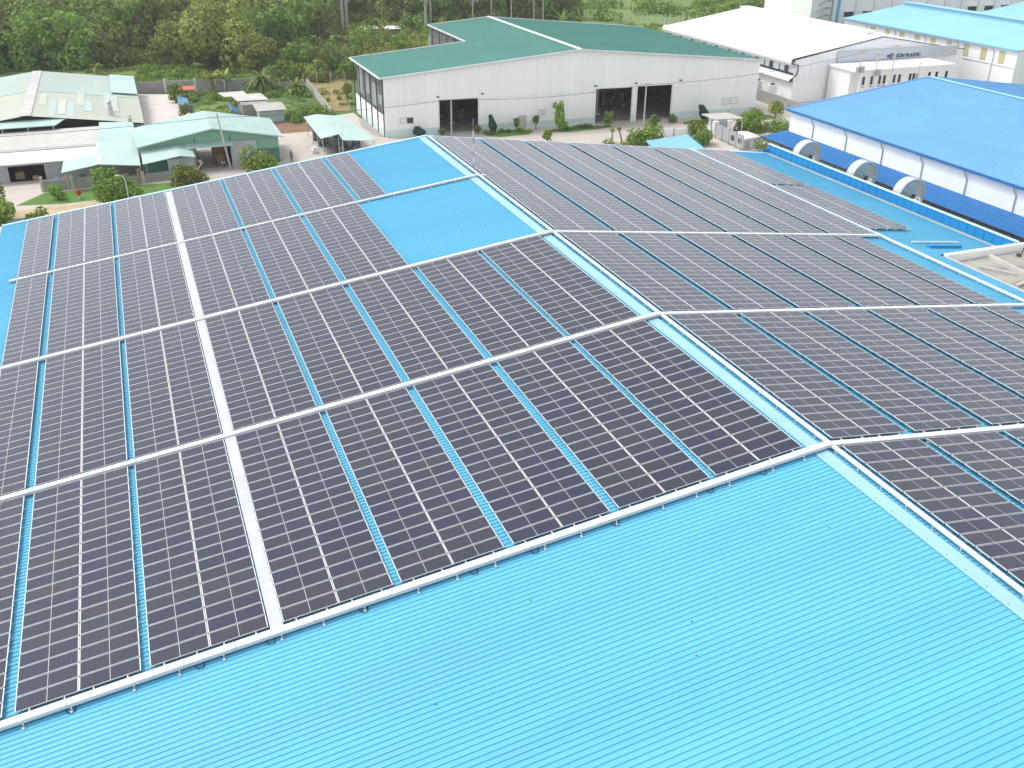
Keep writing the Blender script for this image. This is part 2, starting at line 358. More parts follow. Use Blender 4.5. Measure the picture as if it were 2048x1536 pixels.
# deep blue parapet on the right eave with a bright coping, valley gutter at its foot
pp = MB()
pp.box(41.06, 41.2, 27.3, Y1+.4, 5.6, 7.88)
k = 0; y = 27.8
while y < Y1: pp.box(41.03, 41.057, y, y+.05, rz(41)+.02, 7.86); y += 1.0
pp.box(40.2, 41.04, Y1+.16, Y1+.26, 5.6, 7.4)
pp.build('parapet', M['par_blue'], mb_)
cp = MB(); cp.box(40.98, 41.32, 27.3, Y1+.42, 7.883, 7.96); cp.build('coping', M['trim_light'], mb_)
vg = MB(); vg.box(40.55, 40.68, 27.3, Y1-.1, rz(40.6)+.04, rz(40.6)+.09); vg.box(40.86, 40.93, 27.3, Y1-.1, rz(40.9)+.04, rz(40.9)+.13); vg.build('valley_gutter', M['galv'], mb_)
# long sheet laps across the ribs: thin shadowy steps
for x in (-19.2, 19.6):
    pass

for x, y in ((-7.2, -3.9), (-10.6, -6.6), (-11.3, -8.1), (-3.2, -4.6), (-15.4, -2.8), (-8.9, 40.1), (-5.2, 36.0)):
    tag(MB().box(x, x+.07, y, y+.05, rz(x)-.01, rz(x)+.02).box(x+.03, x+.14, y+.02, y+.05, rz(x)-.01, rz(x)+.015).build('leaf_litter', M['bark'], loc=(0, 0, 0)), kind='stuff') if False else None
q = MB()
for x, y in ((-7.2, -3.9), (-10.6, -6.6), (-11.3, -8.1), (-3.2, -4.6), (-15.4, -2.8), (-20.2, -6.0), (-8.9, 40.1), (-5.2, 36.0)): q.box(x, x+.09, y, y+.05, rz(x)-.01, rz(x)+.02)
tag(q.build('leaf_litter', M['bark'], loc=(0, 0, 0)), kind='stuff')
# concrete annex beside the right eave
an = empty('concrete_annex', (38, 15, 0), 'flat grey concrete roof with white parapet wall beside the right edge of the blue roof', 'building')
MB().box(33.1, 60, -42, 26.5, 5.6, 7.35).build('roof_slab', M['slab_roof'], an)
a = MB(); a.hexa([(32.9, 26.55, 5.6), (41.2, 26.75, 5.6), (41.2, 27.15, 5.6), (32.9, 26.95, 5.6), (32.9, 26.55, 8.02), (41.2, 26.75, 7.92), (41.2, 27.15, 7.92), (32.9, 26.95, 8.02)])
a.hexa([(41.203, 26.75, 5.6), (60, 22.6, 5.6), (60, 23.0, 5.6), (41.203, 27.15, 5.6), (41.203, 26.75, 7.9), (60, 22.6, 7.9), (60, 23.0, 7.9), (41.203, 27.15, 7.9)])
a.build('parapet', M['wall_warm'], an)
for p_, q_, w_, h_ in (((37.2, 26.3, 7.5), (36.0, 17, 7.5), .26, .3), ((34.6, 24.6, 7.46), (36.0, 22.4, 7.46), .22, .2), ((34.2, 20.6, 7.46), (40.0, 21.6, 7.46), .22, .22), ((39.4, 24.0, 7.46), (39.0, 14, 7.46), .22, .2)):
    MB().beam(p_, q_, w_, h_).build('kerb_beam', M['conc_lt'], an)
MB().tube([(34.0, 18.9, 7.5), (36.5, 19.7, 7.5), (39.5, 19.5, 7.5)], .08).build('pipe', M['white_tray'], an)
MB().tube([(40.4, 26.0, 7.35), (40.4, 26.0, 7.95)], .04).build('pipe', M['dkgrey'], an)
MB().box(39.6, 39.9, 25.6, 25.85, 7.351, 7.6).build('vent_box', M['dkgrey'], an)
MB().box(33.1, 60, -42, 26.4, 0, 5.59).build('wall', M['conc_lt'], an)

# ------------------------------------------------------------------ solar arrays
PW, PH, PT = 2.20, .728, .040
def panel_mesh():
    q = MB(); hx, hy = PW/2, PH/2; fr = .016
    q.box(-hx, hx, -hy, hy, 0, PT-.004, 1)                 # tray of the frame
    # frame lip: four bars, butted
    q.box(-hx, hx, -hy, -hy+fr, PT-.0039, PT, 1); q.box(-hx, hx, hy-fr, hy, PT-.0039, PT, 1)
    q.box(-hx, -hx+.034, -hy+fr, hy-fr, PT-.0039, PT, 1); q.box(hx-.034, hx, -hy+fr, hy-fr, PT-.0039, PT, 1)
    # glass halves and the pale strip between them
    q.quad((-hx+fr, -hy+fr, PT-.002), (-.008, -hy+fr, PT-.002), (-.008, hy-fr, PT-.002), (-hx+fr, hy-fr, PT-.002), 0)
    q.quad((.008, -hy+fr, PT-.002), (hx-fr, -hy+fr, PT-.002), (hx-fr, hy-fr, PT-.002), (.008, hy-fr, PT-.002), 0)
    q.quad((-.008, -hy+fr, PT-.0015), (.008, -hy+fr, PT-.0015), (.008, hy-fr, PT-.0015), (-.008, hy-fr, PT-.0015), 1)
    me = bpy.data.meshes.new('solar_panel'); me.from_pydata(q.v, [], q.f)
    me.materials.append(M['cells']); me.materials.append(M['alu']); me.polygons.foreach_set('material_index', q.mi); me.update()
    return me
PM = panel_mesh()
rail_cache = {}
TY = [-15.67, 0, 15.66, 31.42, 47.48, 62.37]
ORD = ['foreground', 'nearest', 'second', 'third', 'farthest']
def array(side, xs, y0, y1, label):
    """xs: centres (horizontal distance) of the panel columns"""
    cx = sum(xs)/len(xs); yc = (y0+y1)/2; ang = -math.atan(S) if side < 0 else math.atan(S)
    t = empty('solar_array', (side*cx, yc, rz(cx)+(.045 if side < 0 else .10)), label, 'solar array', 'solar arrays on the blue roof', rot=(0, ang, 0))
    N = int((y1-y0)/.752); pitch = (y1-y0)/N; c = math.cos(math.atan(S))
    for xc in xs:
        for k in range(N):
            o = bpy.data.objects.new('solar_panel', PM); scn.collection.objects.link(o); o.parent = t
            o.location = ((side*xc-side*cx)/c, y0+pitch*(k+.5)-yc, .150)
            o.rotation_euler = (random.uniform(-.0015, .0015), random.uniform(-.0015, .0015), 0)
    ln = y1-y0
    key = round(ln, 2)
    if key not in rail_cache:
        me = bpy.data.meshes.new('rail'); q = MB(); q.box(-.022, .022, -ln/2-.17, ln/2+.1, .09, .148)
        yy = -ln/2+.3
        while yy < ln/2: q.box(-.03, .03, yy, yy+.06, -.11, .089); yy += 1.35
        me.from_pydata(q.v, [], q.f); me.materials.append(M['alu']); me.update(); rail_cache[key] = me
    for xc in xs:
        for dx in (-.6, .6):
            o = bpy.data.objects.new('rail', rail_cache[key]); scn.collection.objects.link(o); o.parent = t
            o.location = ((side*(xc+dx)-side*cx)/c, 0, 0)
def cols2(g0, g1): # two columns centred between gap centres g0<g1
    c = (g0+g1)/2; return [c-PW/2-.004, c+PW/2+.004]
W0 = 24.6
lname = ['first', 'second', 'third', 'fourth', 'fifth', 'sixth']
for row in range(1, 5):
    y0, y1 = TY[row]+.40, TY[row+1]-.27
    if row == 4: y1 = TY[5]-.1
    R0 = ORD[row]
    # left of walkway
    for j in range(2):
        a0, a1 = W0+4.8*j, W0+4.8*(j+1)
        xs = cols2(a0, a1)
        if j == 0: xs = [x+.08 for x in xs]
        array(-1, xs, y0, y1, f'{R0} row of the left slope, {lname[j]} solar array left of the white walkway')
    array(-1, [34.2+.22+PW/2], y0, y1, f'single-column solar array at the left eave, {R0} row of the left slope')
    nb = {1: 5, 2: 5, 3: 3, 4: 3}[row]
    for j in range(nb):
        a1, a0 = W0-4.8*j, W0-4.8*(j+1)
        xs = cols2(a0, a1)
        if j == 0: xs = [x-.08 for x in xs]
        if j == 4: xs = [x+.1 for x in xs]
        array(-1, xs, y0, y1, f'{R0} row of the left slope, {lname[j]} solar array right of the white walkway')
    if row == 4:
        array(-1, [10.2-.2-PW/2], y0, y1, 'single-column solar array beside the far bare blue patch, farthest row of the left slope')
for row in range(0, 5):
    y0, y1 = TY[row]+.40, TY[row+1]-.27
    if row == 3: y1 = TY[4]-.03
    if row == 4: y0 = TY[4]+.06; y1 = TY[5]-.1
    R0 = ORD[row]
    nb = [4, 5, 5, 6, 6][row]
    for j in range(nb):
        g0 = .43+4.91*j; g1 = g0+4.91
        xs = cols2(g0, g1)
        array(1, xs, y0, y1, f'{R0} row of the right slope, {lname[j]} solar array from the ridge')
    if row in (1, 2):
        array(1, [24.98+.22+PW/2], y0, y1, f'single-column solar array at the right end of the {R0} row, right slope')
    if row in (3, 4):
        yy0 = 33.35 if row == 3 else y0
        array(1, [30.75+PW/2, 30.75+PW*1.5+.01], yy0+(.25 if row == 4 else 0), y1-(.15 if row == 3 else 0), f'{R0} row of the right slope, solar array outside the white cable cover')

# ------------------------------------------------------------------ cable trays
def tray_x(label, y, xa, xb, ztop=.30, width=.34, brk=True, loops=0):
    t = empty('cable_tray', (0, y, RZ), label, 'cable tray', 'white cable trays crossing the roof')
    def P(x, dz): return (x, y, rz(x)+dz)
    segs = []
    x = xa
    while x < 0: segs.append((x, min(x+3.0, 0))); x += 3.0
    x = 0
    while x < xb: segs.append((x, min(x+3.0, xb))); x += 3.0
    q = MB()
    for i, (a_, b_) in enumerate(segs):
        if a_ == 0 or b_ == 0:
            pass
        dz = ztop-.055+.003*(i % 2)
        q.beam(P(a_, dz), P(b_-.02, dz), width, .11)
    q.build('tray_cover', M['white_tray'], t)
    lip = MB()
    for i, (a_, b_) in enumerate(segs):
        lip.beam(P(a_, ztop-.125), P(b_, ztop-.125), width+.05, .02)
    lip.build('tray_lip', M['alu'], t)
    if brk:
        x = xa+.7; proto = None; n_ = 0
        while x < xb and n_ < 98:
            z = rz(x)
            if proto is None:
                qq = MB(); qq.box(-.02, .02, -.30, .24, ztop-.18, ztop-.14); qq.box(-.02, .02, -.30, -.26, .0, ztop-.14); qq.box(-.05, .05, -.36, -.24, .03, .06)
                qq.box(-.02, .02, .20, .24, 0, ztop-.14)
                me = bpy.data.meshes.new('bracket'); me.from_pydata(qq.v, [], qq.f); me.materials.append(M['white_tray']); me.update(); proto = me
            o = bpy.data.objects.new('bracket', proto); scn.collection.objects.link(o); o.parent = t
            o.location = (x, 0, z-RZ); x += 1.62+(.55 if n_ % 3 == 0 else 0); n_ += 1
    q = MB()
    for a_, b_ in segs: q.beam((a_, y+.33, rz(a_)+.10), (b_, y+.33, rz(b_)+.10), .09, .07)
    q.build('gap_shade_strip', M['cable'], t)  # black cable-like strip added to paint the shade between panel ends and tray
    if loops:
        x = xa+2.3; i = 0
        while x < -1.5:
            z = rz(x)
            pts = [(x, y-.1, z+.14), (x+.03, y-.26, z+.10), (x+.12, y-.36, z+.07), (x+.27, y-.36, z+.06), (x+.34, y-.24, z+.10), (x+.32, y-.1, z+.14)]
            MB().tube(pts, .018, n=6).build('cable_loop', M['cable'], t)
            x += 3.6+1.1*math.sin(i*2.1); i += 1
    return t
tray_x('white cable tray crossing the roof nearest the camera, bordering the bare blue foreground', 0.0, -38.2, 30.4, loops=1)
tray_x('second white cable tray from the camera crossing the roof', 15.66, -38.2, 30.4)
tray_x('third white cable tray from the camera, at the near edge of the bare patch', 31.42, -37.9, 30.2)
tray_x('farthest white cable tray, separating the two bare blue patches', 47.48, -37.2, 1.2, ztop=.24, width=.26)
def tray_y(name, label, cat, x, y0, y1, width, ztop, m, th=.09, group=None):
    t = empty(name, (x, y0, rz(x)), label, cat, group); q = MB(); y = y0; i = 0
    while y < y1-.01:
        y2 = min(y+3.0, y1); dz = ztop+.003*(i % 2)
        sl_ = -S if x > 0 else S
        z0 = rz(x)+dz
        a_, b_ = -width/2, width/2
        q.hexa([(x+a_, y, z0-th+sl_*a_), (x+b_, y, z0-th+sl_*b_), (x+b_, y2-.006, z0-th+sl_*b_), (x+a_, y2-.006, z0-th+sl_*a_),
                (x+a_, y, z0+sl_*a_), (x+b_, y, z0+sl_*b_), (x+b_, y2-.006, z0+sl_*b_), (x+a_, y2-.006, z0+sl_*a_)])
        y = y2; i += 1
    q.build('cover', m, t)
    f = MB(); y = y0+.5
    while y < y1: f.box(x-width/2+.03, x+width/2-.03, y, y+.05, rz(x)-.02, rz(x)+ztop-th-.02); y += 1.5
    f.build('support_feet', M['alu'], t)
    return t
# walkway up the left slope: solid strip at panel height
for i in range(1, 5):
    tray_y('walkway', ['', 'pale walkway strip between arrays, section nearest the camera', 'pale walkway strip between arrays, second section from the camera', 'pale walkway strip between arrays, third section from the camera', 'pale walkway strip between arrays, farthest section'][i],
           'walkway', -24.6, TY[i]+.2, TY[i+1]-.2, .50, .20, M['walk'], .05, 'walkway strips on the left slope')
tray_y('ridge_tray', 'long white cable tray running beside the ridge', 'cable tray', .33, -16.0, 62.3, .24, .27, M['white_tray'], .10)
tray_y('cable_cover', 'white cable cover running far up the right slope', 'cable tray', 30.32, 31.6, 62.3, .30, .26, M['white_tray'], .10)
t = empty('cable_cover', (30.0, 31.0, rz(30)), 'white cable cover following the right eave toward the camera', 'cable tray')
q = MB(); pts = [(30.2, 31.42, rz(30.2)+.25), (30.1, 30.2, rz(30.1)+.25), (30.1, -16, rz(30.1)+.25)]
q.beam(pts[0], pts[1], .26, .10); q.beam(pts[1], pts[2], .262, .10); q.build('cover', M['white_tray'], t)
q = MB(); y = 29.5
while y > -16: q.box(30.02, 30.18, y, y+.06, rz(30.1)-.02, rz(30.1)+.19); y -= 1.8
q.build('support_feet', M['alu'], t)
t = empty('cable_duct', (34, 29.6, rz(34)), 'short white duct and blue box channel on the roof beside the white annex parapet', 'duct')
MB().beam((32.3, 30.0, rz(32.3)+.16), (37.4, 30.0, rz(37.4)+.16), .14, .10).build('duct', M['white_tray'], t)
MB().beam((33.2, 29.0, rz(33.2)+.14), (36.6, 29.0, rz(36.6)+.14), .5, .2).build('box_channel', M['par_blue'], t)

# lightning rod
t = empty('lightning_rod', (.38, 49.1, RZ+.05), 'tall thin red and white striped lightning rod on the far ridge', 'lightning rod')
z0 = RZ+.2
for i in range(7):
    MB().tube([(.38, 49.1, z0+i*.56), (.38, 49.1, z0+(i+1)*.56-.003)], .035 if i % 2 == 0 else .05, n=8).build('rod_band', M['white_tray'] if i % 2 else M['wood'], t)
MB().tube([(.38, 49.1, z0+3.92), (.38, 49.1, z0+4.4)], .015, n=6).build('tip', M['alu'], t)
MB().box(.22, .54, 48.9, 49.3, RZ+.07, RZ+.22).build('base', M['maroon'], t)

# rooftop fans: half-drum hoods with translucent spoked face
def fan(cx, cy, cz, label):
    t = empty('fan_hood', (cx, cy, 0), label, 'ventilation hood', 'round hoods behind the blue parapet')
    Rr = 1.6; D = 1.05; n_ = 22; a0, a1 = R_(-35), R_(195)
    q = MB()
    for i in range(n_):
        p = a0+(a1-a0)*i/n_; s_ = a0+(a1-a0)*(i+1)/n_
        A = (cx+Rr*math.cos(p), cy, cz+Rr*math.sin(p)); B = (cx+Rr*math.cos(s_), cy, cz+Rr*math.sin(s_))
        A2 = (A[0], cy+D, A[2]); B2 = (B[0], cy+D, B[2])
        k = .965
        C_ = [(cx+(v[0]-cx)*k, v[1], cz+(v[2]-cz)*k) for v in (A, B, B2, A2)]
        q.hexa([C_[0], C_[1], C_[2], C_[3], A, B, B2, A2])
    q.build('hood_shell', M['hood_band'], t)
    q = MB(); rim = [(cx+.96*Rr*math.cos(a0+(a1-a0)*i/n_), cy+.03, cz+.96*Rr*math.sin(a0+(a1-a0)*i/n_)) for i in range(n_+1)]
    apex = (cx, cy-.12, cz)
    for i in range(n_): q.add([apex, rim[i], rim[i+1]], [(0, 1, 2)])
    q.build('hood_face', M['hood'], t)
    q = MB()
    for i in range(0, n_+1, 3): q.beam((apex[0], apex[1]-.02, apex[2]), (rim[i][0], rim[i][1]-.03, rim[i][2]), .04, .04)
    q.tube([(x_, y_-.02, z_) for x_, y_, z_ in rim], .045, n=6)
    q.build('rib', M['hood_band'], t)
    q = MB(); q.tube([(cx, cy-.34, cz), (cx, cy-.14, cz)], .20, n=12); q.build('hub', M['dkgrey'], t)
    q = MB(); q.box(cx-1.4, cx+1.4, cy+.1, cy+1.2, 0, cz-.9); q.build("base", M["galv"], t)
    q = MB(); q.tube([(cx, cy-.5, cz), (cx-1.1, cy-2.2, 7.95), (cx-1.75, cy-3.1, 6.95)], .045, n=6); q.build('strut', M['white_tray'], t)
fan(43.3, 58.6, 7.45, 'round translucent fan hood behind the blue parapet, farthest of the three')
fan(43.3, 49.3, 7.50, 'round translucent fan hood behind the blue parapet, middle of the three')
fan(43.3, 42.3, 7.52, 'round translucent fan hood behind the blue parapet, nearest of the three')

# ================================================================== generic gable shed
def gable_roof(parent, x0, x1, xr, y0, y1, ze, zr, m, pitch=.5, h=.04, name='roof', ov=.4, over_ze=None):
    sl1 = (zr-ze)/(xr-x0); sl2 = (zr-ze)/(x1-xr)
    q = MB()
    q.ribbed((xr, y0-ov, zr), (x0-ov-xr, 0, -(xr-x0+ov)*sl1), (0, y1-y0+2*ov, 0), pitch, h, .06, .03)
    q.ribbed((xr, y0-ov, zr), (x1+ov-xr, 0, -(x1-xr+ov)*sl2), (0, y1-y0+2*ov, 0), pitch, h, .06, .03)
    o = q.build(name, m, parent)
    q = MB(); q.hexa([(x0-ov, y0-ov, ze-sl1*ov-.10), (xr, y0-ov, zr-.10), (xr, y1+ov, zr-.10), (x0-ov, y1+ov, ze-sl1*ov-.10), (x0-ov, y0-ov, ze-sl1*ov-.02), (xr, y0-ov, zr-.02), (xr, y1+ov, zr-.02), (x0-ov, y1+ov, ze-sl1*ov-.02)])
    q.hexa([(xr+.001, y0-ov, zr-.10), (x1+ov, y0-ov, ze-sl2*ov-.10), (x1+ov, y1+ov, ze-sl2*ov-.10), (xr+.001, y1+ov, zr-.10), (xr+.001, y0-ov, zr-.02), (x1+ov, y0-ov, ze-sl2*ov-.02), (x1+ov, y1+ov, ze-sl2*ov-.02), (xr+.001, y1+ov, zr-.02)])
    return o, q
def wallquad(q, a, b, za0, za1, zb0, zb1, t=.15, mi=0):
    """wall from a to b (xy) with bottom/top heights at each end"""
    a = Vector((a[0], a[1], 0)); b = Vector((b[0], b[1], 0)); d = (b-a).normalized(); nn = Vector((-d.y, d.x, 0))*t
    q.hexa([(a.x, a.y, za0), (b.x, b.y, zb0), (b.x+nn.x, b.y+nn.y, zb0), (a.x+nn.x, a.y+nn.y, za0), (a.x, a.y, za1), (b.x, b.y, zb1), (b.x+nn.x, b.y+nn.y, zb1), (a.x+nn.x, a.y+nn.y, za1)], mi)

# ------------------------------------------------------------------ GREEN-ROOFED WAREHOUSE
gw = empty('warehouse', (40, 130, 0), 'large white warehouse with dark green roof and three open doorways', 'warehouse')
def G(s, t_, z): # s along the front 0..62.4, t_ depth
    return (8.6+s, 113.2-s*.0577+t_, z)
ZE, ZR, SR = 8.75, 11.55, 30.6
def zt(s): return ZE+(ZR-ZE)*(s/SR if s < SR else (62.4-s)/(62.4-SR))
doors = [(8.3, 14.4, 5.1), (33.7, 39.9, 5.45), (40.8, 46.9, 5.5)]
q = MB(); cuts = [0]+[v for d in doors for v in d[:2]]+[62.4]
for i in range(0, len(cuts), 2):
    a_, b_ = cuts[i], cuts[i+1]
    for (s0, s1) in ([(a_, b_)] if not (a_ < SR < b_) else [(a_, SR), (SR, b_)]):
        q.hexa([G(s0, 0, 1.1), G(s1, 0, 1.1), G(s1, .15, 1.1), G(s0, .15, 1.1), G(s0, 0, zt(s0)-.12), G(s1, 0, zt(s1)-.12), G(s1, .15, zt(s1)-.12), G(s0, .15, zt(s0)-.12)])
for a_, b_, h_ in doors:
    q.hexa([G(a_, 0, h_), G(b_, 0, h_), G(b_, .15, h_), G(a_, .15, h_), G(a_, 0, zt(a_)-.12), G(b_, 0, zt(b_)-.12), G(b_, .15, zt(b_)-.12), G(a_, .15, zt(a_)-.12)])
wallquad(q, G(62.4, 0, 0)[:2], G(62.4, 41, 0)[:2], 0, ZE-.2, 0, ZE-.2, -.15)
wallquad(q, G(19, 40.8, 0)[:2], G(62.4, 40.8, 0)[:2], 0, ZE-.2, 0, ZE-.2); wallquad(q, G(0.2, 19.0, 0)[:2], G(19, 19.0, 0)[:2], 0, 3.0, 0, 3.0)
# lower part of the open left side
q.box(8.6, 8.75, 113.4, 132.6, 1.1, 3.05)
q.build('wall', M['wall_warm'], gw)
# vertical panel joints
q = MB()
s = 1.0
while s < 62:
    if not any(d[0]-.1 < s < d[1]+.1 for d in doors):
        q.hexa([G(s, -.012, 1.15), G(s+.03, -.012, 1.15), G(s+.03, -.002, 1.15), G(s, -.002, 1.15), G(s, -.012, zt(s)-.2), G(s+.03, -.012, zt(s)-.2), G(s+.03, -.002, zt(s)-.2), G(s, -.002, zt(s)-.2)])
    s += 1.04
for s0, s1 in [(0, 8.2), (14.5, 33.6), (47.0, 62.4)]:
    q.hexa([G(s0, -.03, 5.0), G(s1, -.03, 5.0), G(s1, -.013, 5.0), G(s0, -.013, 5.0), G(s0, -.03, 5.07), G(s1, -.03, 5.07), G(s1, -.013, 5.07), G(s0, -.013, 5.07)])
q.build('cladding_joint', M['joint'], gw)
q = MB()
for i in range(0, len(cuts), 2):
    a_, b_ = cuts[i], cuts[i+1]
    q.hexa([G(a_, -.04, 0), G(b_, -.04, 0), G(b_, .15, 0), G(a_, .15, 0), G(a_, -.04, 1.1), G(b_, -.04, 1.1), G(b_, .15, 1.1), G(a_, .15, 1.1)])
q.box(8.56, 8.75, 113.4, 132.6, 0, 1.1)
q.build('plinth', M['plinth'], gw)
for a_, b_, h_ in doors:
    q = MB(); w_ = .14
    for s0, s1, z0_, z1_ in ((a_-w_, a_, 0, h_+w_), (b_, b_+w_, 0, h_+w_), (a_, b_, h_, h_+w_)):
        q.hexa([G(s0, -.10, z0_), G(s1, -.10, z0_), G(s1, -.045, z0_), G(s0, -.045, z0_), G(s0, -.10, z1_), G(s1, -.10, z1_), G(s1, -.045, z1_), G(s0, -.045, z1_)])
    q.build('door_frame', M['wall_white'], gw)
# roof: front-left wing shallow, main part deeper
def gsheet(s0, s1, t0, t1):
    q = MB(); z0_, z1_ = zt(s0), zt(s1)
    A = Vector(G(s0, t0, z0_)); B = Vector(G(s1, t0, z1_))
    q.ribbed(A, B-A, (0, t1-t0, 0), .6, .04, .07, .03); return q
q = gsheet(0, 19, -.4, 19.2); q2 = gsheet(19, SR, -.4, 41); q3 = gsheet(SR, 62.8, -.4, 41)
q.add(q2.v, q2.f); q.add(q3.v, q3.f)
A = Vector(G(-.6, -.4, zt(-.6))); q.ribbed(A, Vector(G(0, -.4, zt(0)))-A, (0, 19.6, 0), .6, .04, .07, .03)
q.build('roof', M['green_roof'], gw)
q = MB()
def gb(s0, t0, s1, t1, w_=.22, h_=.2, dz=0): q.beam(G(s0, t0, zt(s0)+dz), G(s1, t1, zt(s1)+dz), w_, h_)
gb(-.6, -.45, SR, -.45, dz=-.02); gb(SR+.003, -.448, 62.9, -.45, dz=-.018); gb(-.65, -.4, -.65, 19.2); gb(-.6, 19.3, 19, 19.3); gb(18.9, 19.5, 18.9, 41); gb(18.9, 41.1, SR, 41.1); gb(SR, 41.1, 62.8, 41.1)
q.build('verge_trim', M['white_tray'], gw)
q = MB(); q.beam(G(SR, -.5, ZR+.10), G(SR, 41, ZR+.10), .62, .12); q.build('ridge_cap', M['white_roof'], gw)
q = MB()
for i in range(7):
    s_ = 19.8+i*1.45
    q.beam(G(s_, 19.6, zt(s_)+.07), G(s_+.8, 19.6, zt(s_+.8)+.07), .10, .05)
q.build('roof_seam', M['mint'], gw)
# open left side: steel posts, netting panels with goods behind
q = MB()
for k in range(6): yy = 113.6+k*3.75; q.box(8.45, 8.60, yy, yy+.15, 0, ZE-.1)
for k in range(5): yy = 133+k*4.3; q.box(27.35, 27.5, yy, yy+.15, 0, 10.2)
q.build('post', M['dkgrey'], gw)
MB().box(9.0, 9.1, 113.6, 132.3, 3.0, 8.4).build('netting_screen', M['junk'], gw); MB().box(27.8, 27.9, 132.6, 153, 2, 10.3).build('netting_screen', M['junk'], gw)
for yy, z0_, w_, h_ in ((116, 4.2, 2, 1.4), (119.4, 3.4, 2.6, 3.4), (123.8, 4.4, 2, 3), (128.2, 3.6, 3, 4)): MB().box(8.93, 8.99, yy, yy+w_, z0_, z0_+h_).build('sheet_scrap', M['grey_clad'], gw)
# interior
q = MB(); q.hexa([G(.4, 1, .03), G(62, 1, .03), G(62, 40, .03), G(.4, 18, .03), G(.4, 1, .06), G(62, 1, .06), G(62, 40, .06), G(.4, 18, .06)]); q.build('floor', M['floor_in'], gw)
q = MB(); rr = random.Random(5)
for a_, b_, h_ in doors:
    for k in range(26):
        s_ = rr.uniform(a_-.5, b_+.3); t_ = rr.uniform(9, 15); zz = rr.uniform(.2, 1.1)*(1 if rr.random() < .6 else 2.6); w_ = rr.uniform(.5, 1.6)
        x_, y_, _ = G(s_, t_, 0); MB().box(x_, x_+w_, y_, y_+.9, 0.07, zz).build('stacked_goods', M['junk'], gw)
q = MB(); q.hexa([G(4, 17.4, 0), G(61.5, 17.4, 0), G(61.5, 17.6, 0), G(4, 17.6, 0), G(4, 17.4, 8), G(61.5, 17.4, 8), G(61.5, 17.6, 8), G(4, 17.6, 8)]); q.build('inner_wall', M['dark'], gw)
q = MB()
for s_, t_ in ((36.8, 6), (44.0, 7), (12.2, 6.5)): x_, y_, _ = G(s_, t_, 0); q.box(x_, x_+.22, y_, y_+.22, .06, 8.5); q.box(x_-.3, x_+.5, y_-.3, y_+.5, .061, .35)
q.build('column', M['galv'], gw)
# small windows
for s_, z_, w_, h_, dark in ((2.2, 1.9, 2.1, .95, 1), (24.2, 1.9, 1.2, .95, 0), (56.3, 1.8, 2.8, 1.05, 0)):
    q = MB(); q.hexa([G(s_, -.05, z_), G(s_+w_, -.05, z_), G(s_+w_, -.02, z_), G(s_, -.02, z_), G(s_, -.05, z_+h_), G(s_+w_, -.05, z_+h_), G(s_+w_, -.02, z_+h_), G(s_, -.02, z_+h_)])
    wo = q.build('window', M['galv'], gw)
    q = MB(); n_ = 2
    for k in range(n_):
        sa, sb = s_+.08+k*w_/n_, s_+(k+1)*w_/n_-.08
        q.hexa([G(sa, -.07, z_+.08), G(sb, -.07, z_+.08), G(sb, -.053, z_+.08), G(sa, -.053, z_+.08), G(sa, -.07, z_+h_-.08), G(sb, -.07, z_+h_-.08), G(sb, -.053, z_+h_-.08), G(sa, -.053, z_+h_-.08)], 1 if (dark and k == 1) else 0)
    q.build('pane', [M['wall_white'], M['window']], wo)
q = MB(); q.hexa([G(20.9, -.06, 0), G(22.2, -.06, 0), G(22.2, -.041, 0), G(20.9, -.041, 0), G(20.9, -.06, 2.1), G(22.2, -.06, 2.1), G(22.2, -.041, 2.1), G(20.9, -.041, 2.1)]); q.build('side_door', M['cream_roof'], gw)
for s_, z_ in ((33.3, 5.95), (40.2, 6.0), (48.0, 6.1), (8.0, 5.6), (14.9, 5.7)):
    q = MB(); q.beam(G(s_, 0, z_), G(s_, -.5, z_+.1), .06, .06); x_, y_, z__ = G(s_, -.6, z_+.12); q.box(x_-.16, x_+.16, y_-.16, y_+.1, z__-.12, z__+.08); q.build('wall_lamp', M['dkgrey'], gw)

# ------------------------------------------------------------------ WHITE WAREHOUSE WITH ROLLED EAVES
ww = empty('warehouse', (100, 135, 0), 'white warehouse with rolled white eaves and dark-framed side louvres behind the green-roofed one', 'warehouse')
X0, X1, XRr, YA, YB, ze, zr_ = 81.2, 119, 100, 114.7, 160, 7.35, 10.3
sl1 = (zr_-ze)/(XRr-X0)
q = MB(); q.ribbed((XRr, YA, zr_), (X0+.8-XRr, 0, -(XRr-X0-.8)*sl1), (0, YB-YA, 0), .8, .03, .06, .03)
q.ribbed((XRr, YA, zr_), (X1-XRr, 0, ze-zr_), (0, YB-YA, 0), .8, .03, .06, .03); q.build('roof', M['white_roof'], ww)
q = MB(); prof = []
for k in range(9):
    a_ = R_(100+k*22); prof.append((X0+.55+.75*math.cos(a_), ze-.42+.72*math.sin(a_)))
for k in range(8):
    (xa, za), (xb, zb) = prof[k], prof[k+1]
    q.hexa([(xa, YA, za), (xb, YA, zb), (xb, YB, zb), (xa, YB, za), (xa+.04, YA, za+.02), (xb+.04, YA, zb+.02), (xb+.04, YB, zb+.02), (xa+.04, YB, za+.02)])
q.build('rolled_eave', M['white_roof'], ww, smooth=False)
q = MB(); q.beam((XRr, YA+3.5, zr_+.5), (XRr, YB-1, zr_+.5), 2.2, .18); q.box(XRr-.8, XRr+.8, YA+3.6, YB-1.1, zr_-.1, zr_+.4); q.build('ridge_vent', M['white_roof'], ww)
q = MB()
wallquad(q, (X0+.8, YA), (XRr, YA), 0, ze-.1, 0, zr_-.08); wallquad(q, (XRr, YA), (X1, YA), 0, zr_-.08, 0, ze-.1)
wallquad(q, (X0+1.3, YA+.2), (X0+1.3, YB), 4.9, 7.0, 4.9, 7.0, -.1)
